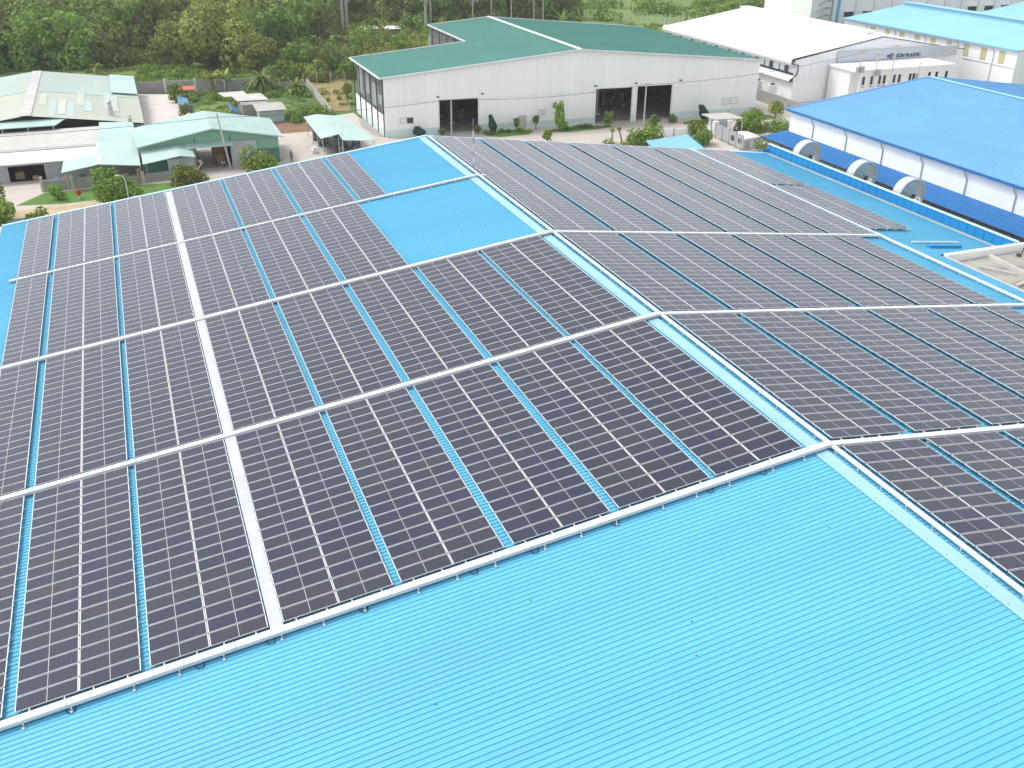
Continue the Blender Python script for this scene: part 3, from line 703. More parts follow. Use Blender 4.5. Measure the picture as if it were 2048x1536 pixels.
wallquad(q, (X0+.8, YA+.2), (X0+.8, YB), 0, 3.6, 0, 3.6, -.1)
wallquad(q, (X0+1.6, YB), (X1-.3, YB), 0, ze-.1, 0, ze-.1)
q.build('wall', M['wall_cool'], ww)
q = MB(); q.hexa([(X0+.0, YA+.1, 3.75), (X0+1.3, YA+.1, 4.5), (X0+1.3, YB, 4.5), (X0+.0, YB, 3.75), (X0+.0, YA+.1, 3.9), (X0+1.3, YA+.1, 4.65), (X0+1.3, YB, 4.65), (X0+.0, YB, 3.9)]); q.build('side_canopy', M['white_roof'], ww)
q = MB(); y = YA+2.5
while y < YB: q.box(X0+1.0, X0+1.2, y, y+.75, 4.7, 6.85); y += 4.6
y = YA+.4
while y < YB: q.box(X0+1.15, X0+1.25, y, y+.1, 4.7, 6.85); y += 2.3
q.box(X0+1.1, X0+1.25, YA+.2, YB, 6.87, 6.95); q.box(X0+1.1, X0+1.25, YA+.2, YB, 4.66, 4.74)
q.build('louvre_frame', M['dkgrey'], ww)
q = MB()
pts = [(XRr-.2, zr_+.08), (X0+.7, ze+.2), (X0+.15, ze-.1), (X0+.1, ze-.75), (X0+.75, ze-.9), (X0+1.4, ze-.9), (X0+1.4, 5.2), (X0+1.2, 4.7), (X0+.05, 4.05), (X0-.05, 3.5)]
for k in range(len(pts)-1): q.beam((pts[k][0], YA-.08, pts[k][1]), (pts[k+1][0], YA-.08, pts[k+1][1]), .16, .12, up=(0, 1, 0))
q.beam((XRr-.2, YA-.08, zr_+.08), (X1+.3, YA-.08, ze), .14, .12, up=(0, 1, 0))
q.build('edge_trim', M['dkgrey'], ww)
q = MB(); x = X0+1.9
while x < X1: zt_ = zr_-sl1*abs(x-XRr)-.3; q.box(x, x+.04, YA-.03, YA-.002, .5, min(zt_, 9.9)); x += 1.1
q.box(X0+.9, X1-.2, YA-.05, YA-.031, 3.9, 4.0); q.build('cladding_joint', M['joint'], ww)
# projecting grey panel band with lettering
q = MB(); q.box(90.5, 117, YA-.5, YA-.06, 6.5, 8.3); q.build('sign_band', M['grey_clad'] if False else mat('pale_grey_panel', (.52, .55, .58), .6, .04), ww)
cu = bpy.data.curves.new('lettering', 'FONT'); cu.body = 'VI\u1ec6T S\u01a0N PLASTIC'; cu.size = .86; cu.extrude = .03; cu.align_x = 'LEFT'; cu.offset = .012
to = bpy.data.objects.new('lettering_tmp', cu); scn.collection.objects.link(to)
bpy.context.view_layer.update()
me = bpy.data.meshes.new_from_object(to.evaluated_get(bpy.context.evaluated_depsgraph_get())); bpy.data.objects.remove(to)
me.materials.clear(); me.materials.append(M['ink'])
o = bpy.data.objects.new('lettering', me); scn.collection.objects.link(o); o.parent = ww
o.rotation_euler = (R_(90), 0, 0); o.location = (101.0-100, YA-.56-135, 6.75)
w_ = max(v.co.x for v in me.vertices); 
for v in me.vertices: v.co.x *= 7.6/w_

# office block in front of it
of = empty('office_building', (98, 110, 0), 'low white office block with narrow dark window slits and flat white parapet', 'office')
q = MB(); q.box(90.0, 109.8, 107.2, 114.0, 0, 6.1); q.box(88.9, 90.0, 108.4, 114.0, 0, 6.1); q.build('wall', M['wall_white'], of)
q = MB(); q.box(88.6, 110.1, 106.9, 114.1, 6.103, 6.45); q.build('parapet', M['white_roof'], of)
for x in (90.5, 92.2, 93.9, 94.9, 97.0, 98.1, 100.4, 101.2, 102.0, 104.6, 106.2, 108.4):
    q = MB(); q.box(x, x+.5, 107.13, 107.18, 3.9, 5.25); o = q.build('window', M['window'], of)
    q = MB(); q.box(x-.05, x+.55, 107.05, 107.18, 3.55, 3.63); q.build('sill', M['dkgrey'], o)

# ------------------------------------------------------------------ AZURE-ROOFED WAREHOUSE (right)
bw = empty('warehouse', (77, 60, 0), 'white walled warehouse with bright azure blue roof on the right edge', 'warehouse')
q = MB(); slz = (10.8-8)/(77.3-54.4)
q.ribbed((77.3, 18, 10.8), (-22.9, 0, -2.8), (0, 60.4, 0), .5, .04, .05, .025); q.ribbed((77.3, 18, 10.8), (22.9, 0, -2.8), (0, 60.4, 0), .5, .04, .05, .025); q.build('roof', M['azure_roof'], bw)
q = MB(); q.beam((54.35, 18, 7.9), (54.35, 78.5, 7.9), .22, .26); q.build('gutter', M['royal'], bw)
q = MB(); q.beam((77.3, 18, 10.86), (77.3, 78.4, 10.86), .7, .06); q.build('ridge_cap', M['aqua_roof'], bw)
q = MB(); q.beam((54.4, 78.45, 8.0), (77.3, 78.45, 10.8), .2, .18); q.beam((77.3, 78.452, 10.8), (100.2, 78.45, 8.0), .2, .18); q.build('verge_trim', M['azure_roof'], bw)
q = MB(); q.box(54.75, 54.9, 18, 78.0, 0, 7.75); wallquad(q, (54.9, 77.85), (77.3, 77.85), 0, 7.9, 0, 10.6, .15); wallquad(q, (77.3, 77.85), (99.7, 77.85), 0, 10.6, 0, 7.9, .15); q.box(99.6, 99.75, 18, 77.8, 0, 7.75)
q.build('wall', M['wall_cool'], bw)
for k in range(8):
    yy = 73.0-k*6.55
    q = MB(); q.tube([(54.42, yy+.35, 7.75), (54.50, yy+.2, 7.3), (54.66, yy, 6.9), (54.66, yy, 5.1)], .075, n=8); q.build('downpipe', M['galv'], bw)
q = MB(); q.ribbed((54.73, 18, 5.15), (-3.9, 0, -.52), (0, 60.6, 0), .33, .03, .04, .02); q.build('canopy', M['royal'], bw)
q = MB(); q.beam((50.8, 18, 4.58), (50.8, 78.6, 4.58), .12, .18); q.build('canopy_gutter', M['ink'], bw)
q = MB(); y = 20
while y < 78: q.box(50.9, 51.05, y, y+.15, 0, 4.5); y += 5.4
q.build('canopy_post', M['dkgrey'], bw)
q = MB(); q.box(51.8, 52.0, 19, 77.5, 0, 4.4); q.build('inner_wall', M['grey_clad'], bw)

# ------------------------------------------------------------------ AQUA-ROOFED WAREHOUSE AND TALL BLOCK
lb = empty('warehouse', (139, 130, 0), 'warehouse with pale aqua roof and yellow wall skylights beside the white warehouse', 'warehouse')
q = MB(); q.ribbed((139.4, 106, 10.4), (-16.4, 0, -2.3), (0, 48.5, 0), .7, .03, .06, .03); q.ribbed((139.4, 106, 10.4), (16.4, 0, -2.3), (0, 48.5, 0), .7, .03, .06, .03); q.build('roof', M['aqua_roof'], lb)
q = MB(); q.beam((123, 106, 8.02), (123, 154.5, 8.02), .25, .28); q.build('gutter', M['par_blue'] if False else mat('soft_blue_trim', (.20, .45, .62), .5), lb)
q = MB(); q.box(138.6, 140.2, 107, 154, 10.3, 10.75); q.build('ridge_vent', M['cap_blue'], lb)
q = MB(); q.beam((139.4, 107, 10.95), (139.4, 154, 10.95), 2.4, .12); q.build('ridge_cap', M['aqua_roof'], lb)
q = MB(); q.box(123.4, 123.6, 106.3, 154.3, 0, 7.8); wallquad(q, (123.6, 106.3), (139.4, 106.3), 0, 8.0, 0, 10.2, .15); wallquad(q, (139.4, 106.3), (155.4, 106.3), 0, 10.2, 0, 8.0, .15); q.build('wall', M['wall_cool'], lb)
for k in range(9):
    q = MB(); y = 109+k*4.4; q.box(123.34, 123.39, y, y+1.4, 5.4, 7.5); q.build('skylight', M['skylight'], lb)
    if k % 2 == 0:
        q = MB(); q.tube([(123.15, y+3.1, 7.8), (123.3, y+2.6, 7.1), (123.3, y+2.6, 0)], .07, n=6); q.build('downpipe', M['galv'], lb)
q = MB(); q.box(123.33, 123.38, 106.4, 154, 4.9, 5.0); q.build('cladding_joint', M['galv'], lb)
l2 = empty('warehouse', (190, 130, 0), 'second aqua roof peeking in at the far right edge', 'warehouse')
q = MB(); q.ribbed((172, 100, 10.8), (-15, 0, -2.2), (0, 50, 0), .7, .03, .06, .03); q.ribbed((172, 100, 10.8), (15, 0, -2.2), (0, 50, 0), .7, .03, .06, .03); q.build('roof', M['aqua_roof'], l2)
q = MB(); q.box(157.4, 157.6, 100.3, 149.7, 0, 8.4); q.box(157.6, 187, 149.5, 149.7, 0, 8.4); q.build('wall', M['wall_cool'], l2)
tb = empty('factory_block', (180, 180, 0), 'tall white multi-storey block with blue corner trim at the top right', 'building')
q = MB(); q.box(133.8, 250, 170, 200, 0, 24); q.build('wall', M['wall_cool'], tb)
q = MB(); q.box(133.3, 133.8, 169.6, 170.2, 0, 24); q.build('corner_trim', M['azure_roof'], tb)
q = MB(); x = 138.5
while x < 250: q.box(x, x+.12, 169.9, 169.98, 0, 24); x += 5.4
q.build('cladding_joint', M['galv'], tb)
for zz in (6.1, 11.5):
    for x in (135.6, 141, 146.4, 151.8, 157.2, 162.6, 173.4, 178.8, 184.2):
        q = MB(); q.box(x, x+2.6, 169.85, 169.95, zz, zz+1.1); o = q.build('window', M['window'], tb)
        q = MB(); q.box(x-.15, x+2.75, 169.6, 169.95, zz+1.13, zz+1.3); q.build('hood', M['white_roof'], o)
MB().box(127.5, 133.2, 172, 180, 0, 24).build('stair_tower', M['wall_white'], tb)
q = MB()
for k in range(7):
    zz = 4+k*1.6
    q.tube([(128+k*.4, 171.6, zz), (131.5, 171.6, zz+1.1), (132.6, 171.6, zz+.7)], .18, n=6)
q.build('duct', M['galv'], tb)
# orange-roofed houses
for i, (x, y, w_, lab) in enumerate(((158, 262, 9, 'small house with orange tiled roof at the top edge, left of the pair'), (177, 254, 13, 'small house with orange tiled roof at the top edge, beside the white block'))):
    h_ = empty('house', (x, y, 0), lab, 'house', 'orange-roofed houses')
    q = MB(); q.box(x-w_/2+.6, x+w_/2-.6, y-3, y+3, 0, 2.9); q.build('wall', M['wall_white'], h_)
    q = MB(); q.add([(x-w_/2, y-4, 2.9), (x+w_/2, y-4, 2.9), (x+w_/2, y+4, 2.9), (x-w_/2, y+4, 2.9), (x-w_/2+2.5, y, 5.4), (x+w_/2-2.5, y, 5.4)], [(0, 1, 5, 4), (1, 2, 5), (2, 3, 4, 5), (3, 0, 4), (3, 2, 1, 0)]); q.build('roof', M['terra'], h_)
    for k in range(int(w_/2.2)):
        q = MB(); q.box(x-w_/2+1.4+k*2.1, x-w_/2+2.4+k*2.1, y-3.06, y-3.01, .9, 2.3); q.build('window', M['window'], h_)
hh = empty('house', (31, 212, 0), 'half-built brick hut with white roof sheets among the shrubs before the wood', 'hut')
M['brick'] = mat('brick', (.34, .20, .15), .9, .2, 1.5); MB().box(29, 31.8, 211, 214, 0, 2.4).build('wall', M['brick'], hh); MB().box(33.6, 36.6, 208, 211, 0, 2.6).build('wall', M['brick'], hh)
q = MB(); q.slab([(28.7, 210.6, 2.6), (32.4, 210.6, 2.6), (32.4, 214.4, 2.8), (28.7, 214.4, 2.8)], .08); q.slab([(33.3, 207.6, 2.75), (37, 207.6, 2.75), (37, 211.4, 3.0), (33.3, 211.4, 3.0)], .08); q.build('roof', M['white_roof'], hh)

# ------------------------------------------------------------------ PALE WEATHERED HALL (left)
pr = empty('factory_hall', (-40, 140, 0), 'old hall with wide weathered pale green roof and small chimney at the left edge', 'factory hall')
q = MB()
for ya_, yb_, mm_ in ((121.8, 140.6, 'pale_cream'), (140.6, 159.2, 'pale_roof')):
    q = MB(); dz = .03 if mm_ == 'pale_roof' else 0
    q.ribbed((-40.3, ya_, 4.95+dz), (11.5, 0, -1.55), (0, yb_-ya_, 0), .6, .03, .06, .03); q.ribbed((-28.8, ya_, 3.36+dz), (3.8, 0, -.5), (0, yb_-ya_, 0), .6, .03, .06, .03)
    q.ribbed((-40.3, ya_, 4.95+dz), (-15, 0, -2.0), (0, yb_-ya_, 0), .6, .03, .06, .03); q.build('roof', M[mm_], pr)
q = MB(); q.hexa([(-41.0, 121.8, 4.93), (-39.6, 121.8, 4.93), (-39.6, 159.2, 4.93), (-41.0, 159.2, 4.93), (-41.0, 121.8, 4.99), (-39.6, 121.8, 4.99), (-39.6, 159.2, 4.99), (-41.0, 159.2, 4.99)]); q.build('ridge_cap', M['conc_lt'], pr)
q = MB(); q.box(-25.3, -25.15, 122, 159.2, 0, 2.72); q.box(-55, -25.3, 159, 159.15, 0, 2.7); q.box(-55, -25.3, 122.2, 122.35, 0, 2.7); q.build('wall', M['grey_clad'], pr)
q = MB(); q.box(-25.12, -25.02, 122, 159, 2.6, 2.8); q.build('gutter', M['wood'], pr)
q = MB(); q.slab([(-29.0, 142.5, 3.75), (-25.05, 142.5, 3.25), (-25.05, 159.3, 3.25), (-29.0, 159.3, 3.75)], .12); q.build('upper_roof', M['mint'], pr)
q = MB(); q.tube([(-29.3, 126, 3.2), (-29.3, 126, 4.6)], .42, n=10, r2=.35); q.tube([(-29.3, 126, 4.62), (-29.3, 126, 5.4)], .28, n=10); q.tube([(-29.3, 126, 5.42), (-29.3, 126, 5.7)], .5, n=10, r2=.1); q.build('chimney', M['galv'], pr)
for y in (124.0, 122.4):
    q = MB(); q.tube([(-26.9, y, 3.1), (-26.9, y, 3.5)], .26, n=12); q.tube([(-26.9, y, 3.52), (-26.9, y, 3.72)], .36, n=12, r2=.18); q.build('vent', M['conc_lt'], pr)
rr = random.Random(9)
for k in range(9):
    x = -39.0+k*1.25+rr.uniform(-.2, .2); y = rr.uniform(122.5, 143); ln_ = rr.uniform(7, 15); zz = 4.95-(x+40.3)*.1348+.035
    q = MB(); q.hexa([(x, y, zz), (x+1.0, y, zz-.1348), (x+1.0, y+ln_, zz-.1348), (x, y+ln_, zz), (x, y, zz+.012), (x+1.0, y, zz-.1228), (x+1.0, y+ln_, zz-.1228), (x, y+ln_, zz+.012)])
    q.build('patch_sheet', M[['pale_cream', 'pale_roof'][k % 2]], pr)
# lower cream lean-to range in front of it
lw = empty('workshop', (-40, 112, 0), 'low grey-walled workshop with cream roof and one wide dark doorway', 'workshop')
q = MB(); q.slab([(-60, 110.6, 2.95), (-31.1, 110.6, 2.95), (-31.1, 119.8, 3.3), (-60, 119.8, 3.3)], .14); q.build('roof', M['cream_roof'], lw)
q = MB(); q.slab([(-60, 105.0, 2.45), (-31.1, 105.0, 2.45), (-31.1, 110.0, 2.75), (-60, 110.0, 2.75)], .12); q.build('lower_roof', M['white_roof'], lw)
q = MB(); q.box(-60, -31.1, 110.05, 110.55, 2.6, 2.9); q.build('roof_step', M['cream_roof'], lw)
q = MB()
for a_, b_ in ((-60, -42.2), (-38.0, -27)): MB().box(a_, b_, 105.6, 105.75, 0, 2.3).build('wall', M['grey_clad'], lw)
MB().box(-42.2, -38.0, 105.6, 105.75, 2.0, 2.3).build('door_lintel', M['grey_clad'], lw)
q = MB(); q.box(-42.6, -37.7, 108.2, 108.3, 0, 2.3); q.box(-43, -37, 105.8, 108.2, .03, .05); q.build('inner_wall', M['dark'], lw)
MB().box(-41.6, -40.6, 106.8, 107.6, .06, .9).build('cardboard_box', M['card'], lw); MB().box(-39.6, -38.9, 105.9, 106.4, .06, .5).build('cardboard_box', M['card'], lw)
q = MB(); q.slab([(-58, 119.3, 3.95), (-36.6, 119.3, 3.95), (-35.2, 122.3, 4.25), (-58, 122.3, 4.25)], .1); q.build('raised_canopy', M['mint'], lw)
q = MB()
for x in (-43.4, -40.2, -37.0): q.box(x, x+.12, 119.5, 119.62, 3.25, 3.85)
q.build('canopy_post', M['galv'], lw)
# mint canopies
cn = empty('canopy', (-30, 108, 0), 'mint green ridged canopy roof on thin posts in front of the grey workshop', 'canopy')
q = MB()
q.slab([(-35.7, 99.2, 2.35), (-31.35, 99.6, 2.9), (-31.35, 104.6, 3.1), (-35.5, 104.6, 2.6)], .07)
q.slab([(-31.34, 99.6, 2.9), (-26.5, 99.6, 2.35), (-26.5, 121.4, 3.2), (-31.0, 121.4, 3.5), (-31.34, 104.6, 3.1)], .07)
q.build('roof', M['mint'], cn)
q = MB(); q.beam((-31.35, 99.6, 2.93), (-31.2, 110, 3.15), .55, .04); q.build('ridge_cap', M['white_roof'], cn)
for x, y, z in ((-35.3, 99.6, 2.2), (-31.3, 99.9, 2.7), (-26.7, 99.9, 2.2), (-29.8, 99.9, 2.4)):
    q = MB(); q.box(x, x+.1, y, y+.1, 0, z); q.build('post', M['galv'], cn)
# gabled mint workshop
ws = empty('workshop', (-17, 110, 0), 'gabled mint green workshop with open door showing stacked cartons', 'workshop')
q = MB()
q.ribbed((-17.0, 103.6, 5.35), (-9.7, 0, -1.75), (0, 11.8, 0), .5, .03, .05, .03); q.ribbed((-17.0, 103.6, 5.35), (9.0, 0, -1.70), (0, 11.8, 0), .5, .03, .05, .03); q.build('roof', M['mint'], ws)
q = MB(); q.beam((-26.7, 103.6, 3.58), (-17, 103.6, 5.33), .1, .16); q.beam((-17, 103.602, 5.33), (-8, 103.6, 3.63), .1, .16); q.beam((-8.0, 103.6, 3.60), (-8.0, 115.4, 3.60), .14, .14); q.build('verge_trim', M['mint'], ws)
q = MB()
wallquad(q, (-26.3, 104.6), (-19.3, 104.6), 2.6, 3.55, 2.6, 4.8); wallquad(q, (-19.3, 104.6), (-17, 104.6), 2.9, 4.8, 2.9, 5.2); wallquad(q, (-17, 104.6), (-14.9, 104.6), 2.9, 5.2, 2.9, 4.85); wallquad(q, (-14.9, 104.6), (-8.5, 104.6), 2.0, 4.85, 2.0, 3.6)
q.box(-8.65, -8.5, 104.8, 115, 2.0, 3.6)
q.build('gable_wall', M['mint_deep'], ws)
MB().box(-14.9, -11.5, 104.35, 104.55, 0, 3.3).build('wall', M['galv'], ws); MB().box(-20.8, -19.4, 104.3, 104.55, 0, 2.7).build('wall', M['galv'], ws); MB().box(-26.3, -20.8, 104.4, 104.55, 0, 2.6).build('wall', M['galv'], ws)
q = MB(); q.box(-11.5, -8.5, 104.5, 104.6, 0, 2.0); q.box(-8.6, -8.5, 104.7, 115, 0, 2.0); q.build('lower_wall', M['dkgreen_clad'], ws)
q = MB(); q.slab([(-20.6, 103.0, 3.15), (-14.6, 103.0, 3.15), (-14.4, 104.5, 3.45), (-20.6, 104.5, 3.45)], .08); q.build('door_canopy', M['mint'], ws)
q = MB(); q.box(-19.4, -14.9, 104.7, 114.8, .04, .06); q.box(-26, -25.9, 105, 114, 0, 3.5); q.build('floor', M['floor_in'], ws)
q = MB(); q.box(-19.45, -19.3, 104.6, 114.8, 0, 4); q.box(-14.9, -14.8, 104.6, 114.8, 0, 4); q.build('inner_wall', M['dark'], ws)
q = MB(); q.box(-17.0, -15.0, 107, 109.5, .07, 2.5); q.box(-16.7, -15.7, 106.2, 106.9, .07, 1.3); q.build('carton_stack', M['card'], ws)
q = MB(); q.box(-17.05, -15, 107.0, 109.6, 2.51, 3.2); q.build('dark_sacks', M['dkgrey'], ws)
q = MB(); q.box(-11.3, -10.1, 104.44, 104.49, 1.3, 1.65); q.build('white_notice', M['white_tray'], ws)
cn2 = empty('canopy', (-22, 101, 0), 'smaller mint green lean-to canopy against the gabled workshop', 'canopy')
q = MB(); q.slab([(-26.2, 100.2, 2.3), (-21.6, 100.8, 2.85), (-21.6, 104.25, 3.5), (-26.2, 104.25, 3.0)], .07); q.slab([(-21.59, 100.8, 2.85), (-19.7, 101.2, 2.45), (-20.0, 104.25, 3.2), (-21.59, 104.25, 3.5)], .07); q.build('roof', M['mint'], cn2)
MB().box(-23.2, -21.7, 101.2, 101.3, 0, 2.4).build('wall', M['galv'], cn2); MB().box(-21.6, -19.9, 101.6, 101.7, 0, 2.4).build('wall', M['galv'], cn2)
q = MB(); q.box(-26.1, -23.2, 101.8, 101.9, 0, 2.2); q.build('rear_wall', M['dkgreen_clad'], cn2)
q = MB(); q.box(-25.9, -25.82, 100.6, 100.68, 0, 2.2); q.box(-21.9, -21.8, 101.0, 101.1, 0, 2.6); q.build('post', M['galv'], cn2)
# open vehicle shed, right of it
sh = empty('open_shed', (0, 108, 0), 'open-sided shed with stepped mint roof and clutter below, beside the green-roofed warehouse', 'shed')
q = MB()
q.slab([(-2.6, 118.2, 2.9), (-.6, 118.2, 3.15), (-.2, 104.6, 3.15), (-2.9, 103.8, 2.9)], .07)
q.slab([(-.59, 118.2, 3.15), (3.5, 117.4, 2.7), (4.2, 101.0, 2.7), (-.4, 101.2, 3.1), (-.19, 104.6, 3.15)], .07)
q.build('roof', M['mint'], sh)
q = MB()
for x, y in ((-2.6, 104.2), (-2.5, 108.6), (-2.4, 113), (-2.3, 117.6), (-.4, 101.6), (3.9, 101.4), (3.7, 108), (3.4, 116.8), (-.3, 104.8)): q.box(x, x+.1, y, y+.1, 0, 2.8)
q.beam((-2.55, 104, 2.78), (-2.4, 118, 2.78), .08, .12); q.build('post', M['galv'], sh)
q = MB(); q.box(-1.8, 3.2, 106, 117.5, 0, .02); q.build('floor', M['floor_in'], sh)
q = MB(); rr = random.Random(3)
for k in range(26):
    x, y = rr.uniform(-2.1, 2.8), rr.uniform(102.5, 116.5); w_, d_, h_ = rr.uniform(.3, 1.1), rr.uniform(.3, 1.3), rr.uniform(.3, 1.6); MB().box(x, x+w_, y, y+d_, .03, h_).build('stored_goods', M['junk'], sh)
tag(MB().box(-3.6, -2.9, 107.2, 108.6, 0.02, .5).box(-3.4, -3.0, 107.4, 108.4, .503, .8).build('sack_pile', M['white_tray'], loc=(0, 0, 0)), 'small heap of white sacks at the left side of the open shed', 'sacks')
rr = random.Random(21)
for k, (x, y) in enumerate(((-36.6, 102.6), (-35.6, 103.0), (-34.9, 102.2), (-33.6, 103.4), (-30.2, 102.8), (-29.2, 103.1), (-28.4, 102.2))):
    lab = ['blue', 'rust brown', 'pale grey', 'dark green', 'rust brown', 'blue', 'pale grey'][k]; mm = ['tarp', 'wood', 'galv', 'dkgreen_clad', 'wood', 'tarp', 'galv'][k]
    q = MB(); q.tube([(x, y, 0), (x, y, .9)], .3, n=12); q.tube([(x, y, .3), (x, y, .33)], .32, n=12); q.tube([(x, y, .6), (x, y, .63)], .32, n=12)
    tag(q.build('oil_drum', M[mm], loc=(0, 0, 0)), f'{lab} steel drum under the ridged mint canopy, {k+1} along from the left' if False else f'{lab} steel drum behind the grey wall, {["first", "second", "third", "fourth", "fifth", "sixth", "seventh"][k]} from the left', 'drum', 'steel drums behind the grey wall')
for k, (x, y) in enumerate(((-13.2, 102.6), (-10.4, 103.2))):
    e_ = empty('pallet_stack', (x, y, 0), ['stack of brown pallets before the galvanised wall panel', 'stack of brown pallets before the dark green wall'][k], 'pallets', 'pallet stacks')
    for l_ in range(3 + k):
        q = MB()
        for b_ in range(5): q.box(x-.55, x+.55, y-.5+b_*.22, y-.38+b_*.22, l_*.16+.11, l_*.16+.14)
        for b_ in (-.5, -.05, .4): q.box(x+b_, x+b_+.1, y-.5, y+.5, l_*.16, l_*.16+.109)
        q.build('pallet', M['wood'], e_)
# little sheds in the plot behind
s1 = empty('shack', (-8, 138, 0), 'low grey block shack with off-white sheet roof in the weedy plot', 'shack')
q = MB(); q.box(-9.6, -5.4, 134.8, 141, 0, 1.9); q.build('wall', M['conc'], s1)
q = MB(); q.slab([(-10.6, 141.5, 2.3), (-10.0, 137.2, 2.1), (-5.0, 137.0, 2.1), (-5.6, 141.8, 2.3)], .08); q.slab([(-12.2, 146, 2.0), (-11.6, 142, 2.0), (-7.6, 142, 2.0), (-8, 146, 2.0)], .08); q.build('roof', M['cream_roof'], s1)
q = MB(); q.hexa([(-11.4, 134.9, 1.1), (-10.1, 135.3, .2), (-9.8, 138.4, .4), (-11.5, 138.2, 1.6), (-11.3, 134.95, 1.25), (-10.0, 135.35, .35), (-9.7, 138.4, .6), (-11.4, 138.2, 1.75)]); q.build('hanging_tarp', M['tarp'], s1)
s2 = empty('shack', (-6, 131, 0), 'small shed with pale corrugated roof and mint walls in the weedy plot', 'shack')
q = MB(); q.box(-7.6, -3.8, 129.4, 133.0, 0, 1.75); q.build('wall', M['mint'], s2)
q = MB(); q.ribbed((-8.1, 128.8, 1.95), (4.7, 0, .02), (0, 4.9, .25), .4, .03, .05, .02); q.build('roof', M['cream_roof'], s2)
tag(MB().hexa([(-19.0, 141.5, .3), (-17.4, 141, .2), (-17.2, 147, .2), (-18.8, 147.5, .3), (-19.0, 141.5, 1.4), (-17.4, 141, 1.1), (-17.2, 147, 1.2), (-18.8, 147.5, 1.6)]).build('tarpaulin', M['tarp'], loc=(0, 0, 0)), 'blue tarpaulin heap at the edge of the pink paved strip', 'tarpaulin')
tag(MB().slab([(-19.2, 151.5, 1.7), (-15.4, 151.8, 1.7), (-15.4, 154.2, 1.9), (-19.2, 154.2, 1.9)], .08).box(-19, -18.9, 151.7, 151.8, 0, 1.6).box(-15.7, -15.6, 152, 152.1, 0, 1.6).build('lean_to', M['terra'], loc=(0, 0, 0)), 'small lean-to with faded orange sheet roof near the back wall', 'lean-to')

# ------------------------------------------------------------------ walls and fences
def wall(label, a, b, h, m, t=.2, post=None, name='boundary_wall', gh=None, postm=None):
    e_ = empty(name, (a[0], a[1], 0), label, 'wall')
    q = MB(); d = Vector((b[0]-a[0], b[1]-a[1], 0)); L = d.length; d.normalize(); nn = Vector((-d.y, d.x, 0))*t/2
    A = Vector((a[0], a[1], 0)); B = Vector((b[0], b[1], 0))
    q.hexa([A-nn, B-nn, B+nn, A+nn, A-nn+Vector((0, 0, h)), B-nn+Vector((0, 0, h)), B+nn+Vector((0, 0, h)), A+nn+Vector((0, 0, h))]); q.build('wall_panel', m, e_)
    if post:
        k = 0; s = 0
        while s <= L+.01 and k < 99:
            p = A+d*s; q = MB(); w_ = t/2+.06
            q.box(p.x-w_, p.x+w_, p.y-w_, p.y+w_, 0, h+(gh or .1)); q.build('post', postm or M['conc_lt'], e_); s += post; k += 1
    return e_
wall('old grey block wall with pale posts in front of the canopies, left stretch', (-38.2, 99.9), (-31.2, 100.2), 1.35, M['conc'], .2, 3.4, gh=.5)
wall('grey wall in front of the canopies, stretch right of the lamp post', (-31.0, 99.2), (-19.6, 101.0), 1.1, M['conc'], .2, 4.6, gh=.4)
wall('grey block wall with white posts at the far end of the pink paved strip', (-25.2, 160.3), (-3.0, 157.3), 2.0, M['conc'], .2, 5.2, gh=.35, postm=M['white_tray'])
wall('pale concrete slab wall running along the weedy plot beside the warehouse', (3.9, 130.4), (5.0, 157.5), 1.35, M['conc_lt'], .16, 2.0, gh=.12)
wall('low grey wall behind the plant plot joining the slab wall', (-3.0, 157.3), (4.8, 158.0), .9, M['conc'], .2, 3)
fn = empty('mesh_fence', (10, 160, 0), 'rusty wire mesh fence with grey posts behind the dry grass plot', 'fence')
q = MB()
for k in range(22):
    x = 4.8+k*.48; q.box(x, x+.02, 159.9+.1*math.sin(k), 159.95+.1*math.sin(k), .1, 1.7)
for z in (.3, .6, .9, 1.2, 1.5, 1.7): q.beam((4.6, 160, z), (15.5, 160, z), .02, .02)
q.build('wire_mesh', M['wood'], fn)
for k in range(5): q = MB(); x = 4.7+k*2.6; q.box(x, x+.14, 159.8, 159.94, 0, 1.9); q.build('post', M['conc_lt'], fn)
wall('long grey block wall between the green-roofed warehouse and the white warehouse', (77.4, 104.5), (79.0, 150), 2.0, M['conc'], .25, None)
wall('white painted gate panel wall at the yard entrance', (46.3, 100.6), (54.2, 98.9), 1.15, M['wall_warm'], .12, 3.9, gh=.05)
e_ = wall('garden fence of grey posts behind the bushes right of the gatehouse', (62, 99.5), (68.5, 96.3), .25, M['conc_lt'], .3, 2.2, gh=1.5)
for s_, y_ in enumerate((118.0, 122.4, 126.8, 131.4, 136.2)):
    e_ = empty('water_tank', (79.9, y_, 0), 'white drum tank with dark lid in the row behind the grey wall, number counted from the near end: ' + ['first', 'second', 'third', 'fourth', 'fifth'][s_], 'tank', 'white tanks behind the grey wall')
    e_['label'] = ['nearest', 'second nearest', 'middle', 'second farthest', 'farthest'][s_]+' white drum tank in the row behind the grey block wall'
    q = MB(); q.tube([(80.2, y_, 0), (80.2, y_, 2.3), (80.2, y_, 2.7)], .85, n=14); q.build('drum', M['wall_white'], e_)
    q = MB(); q.tube([(80.2, y_, 2.72), (80.2, y_, 3.0)], .5, n=12, r2=.25); q.build('lid', M['dkgrey'], e_)

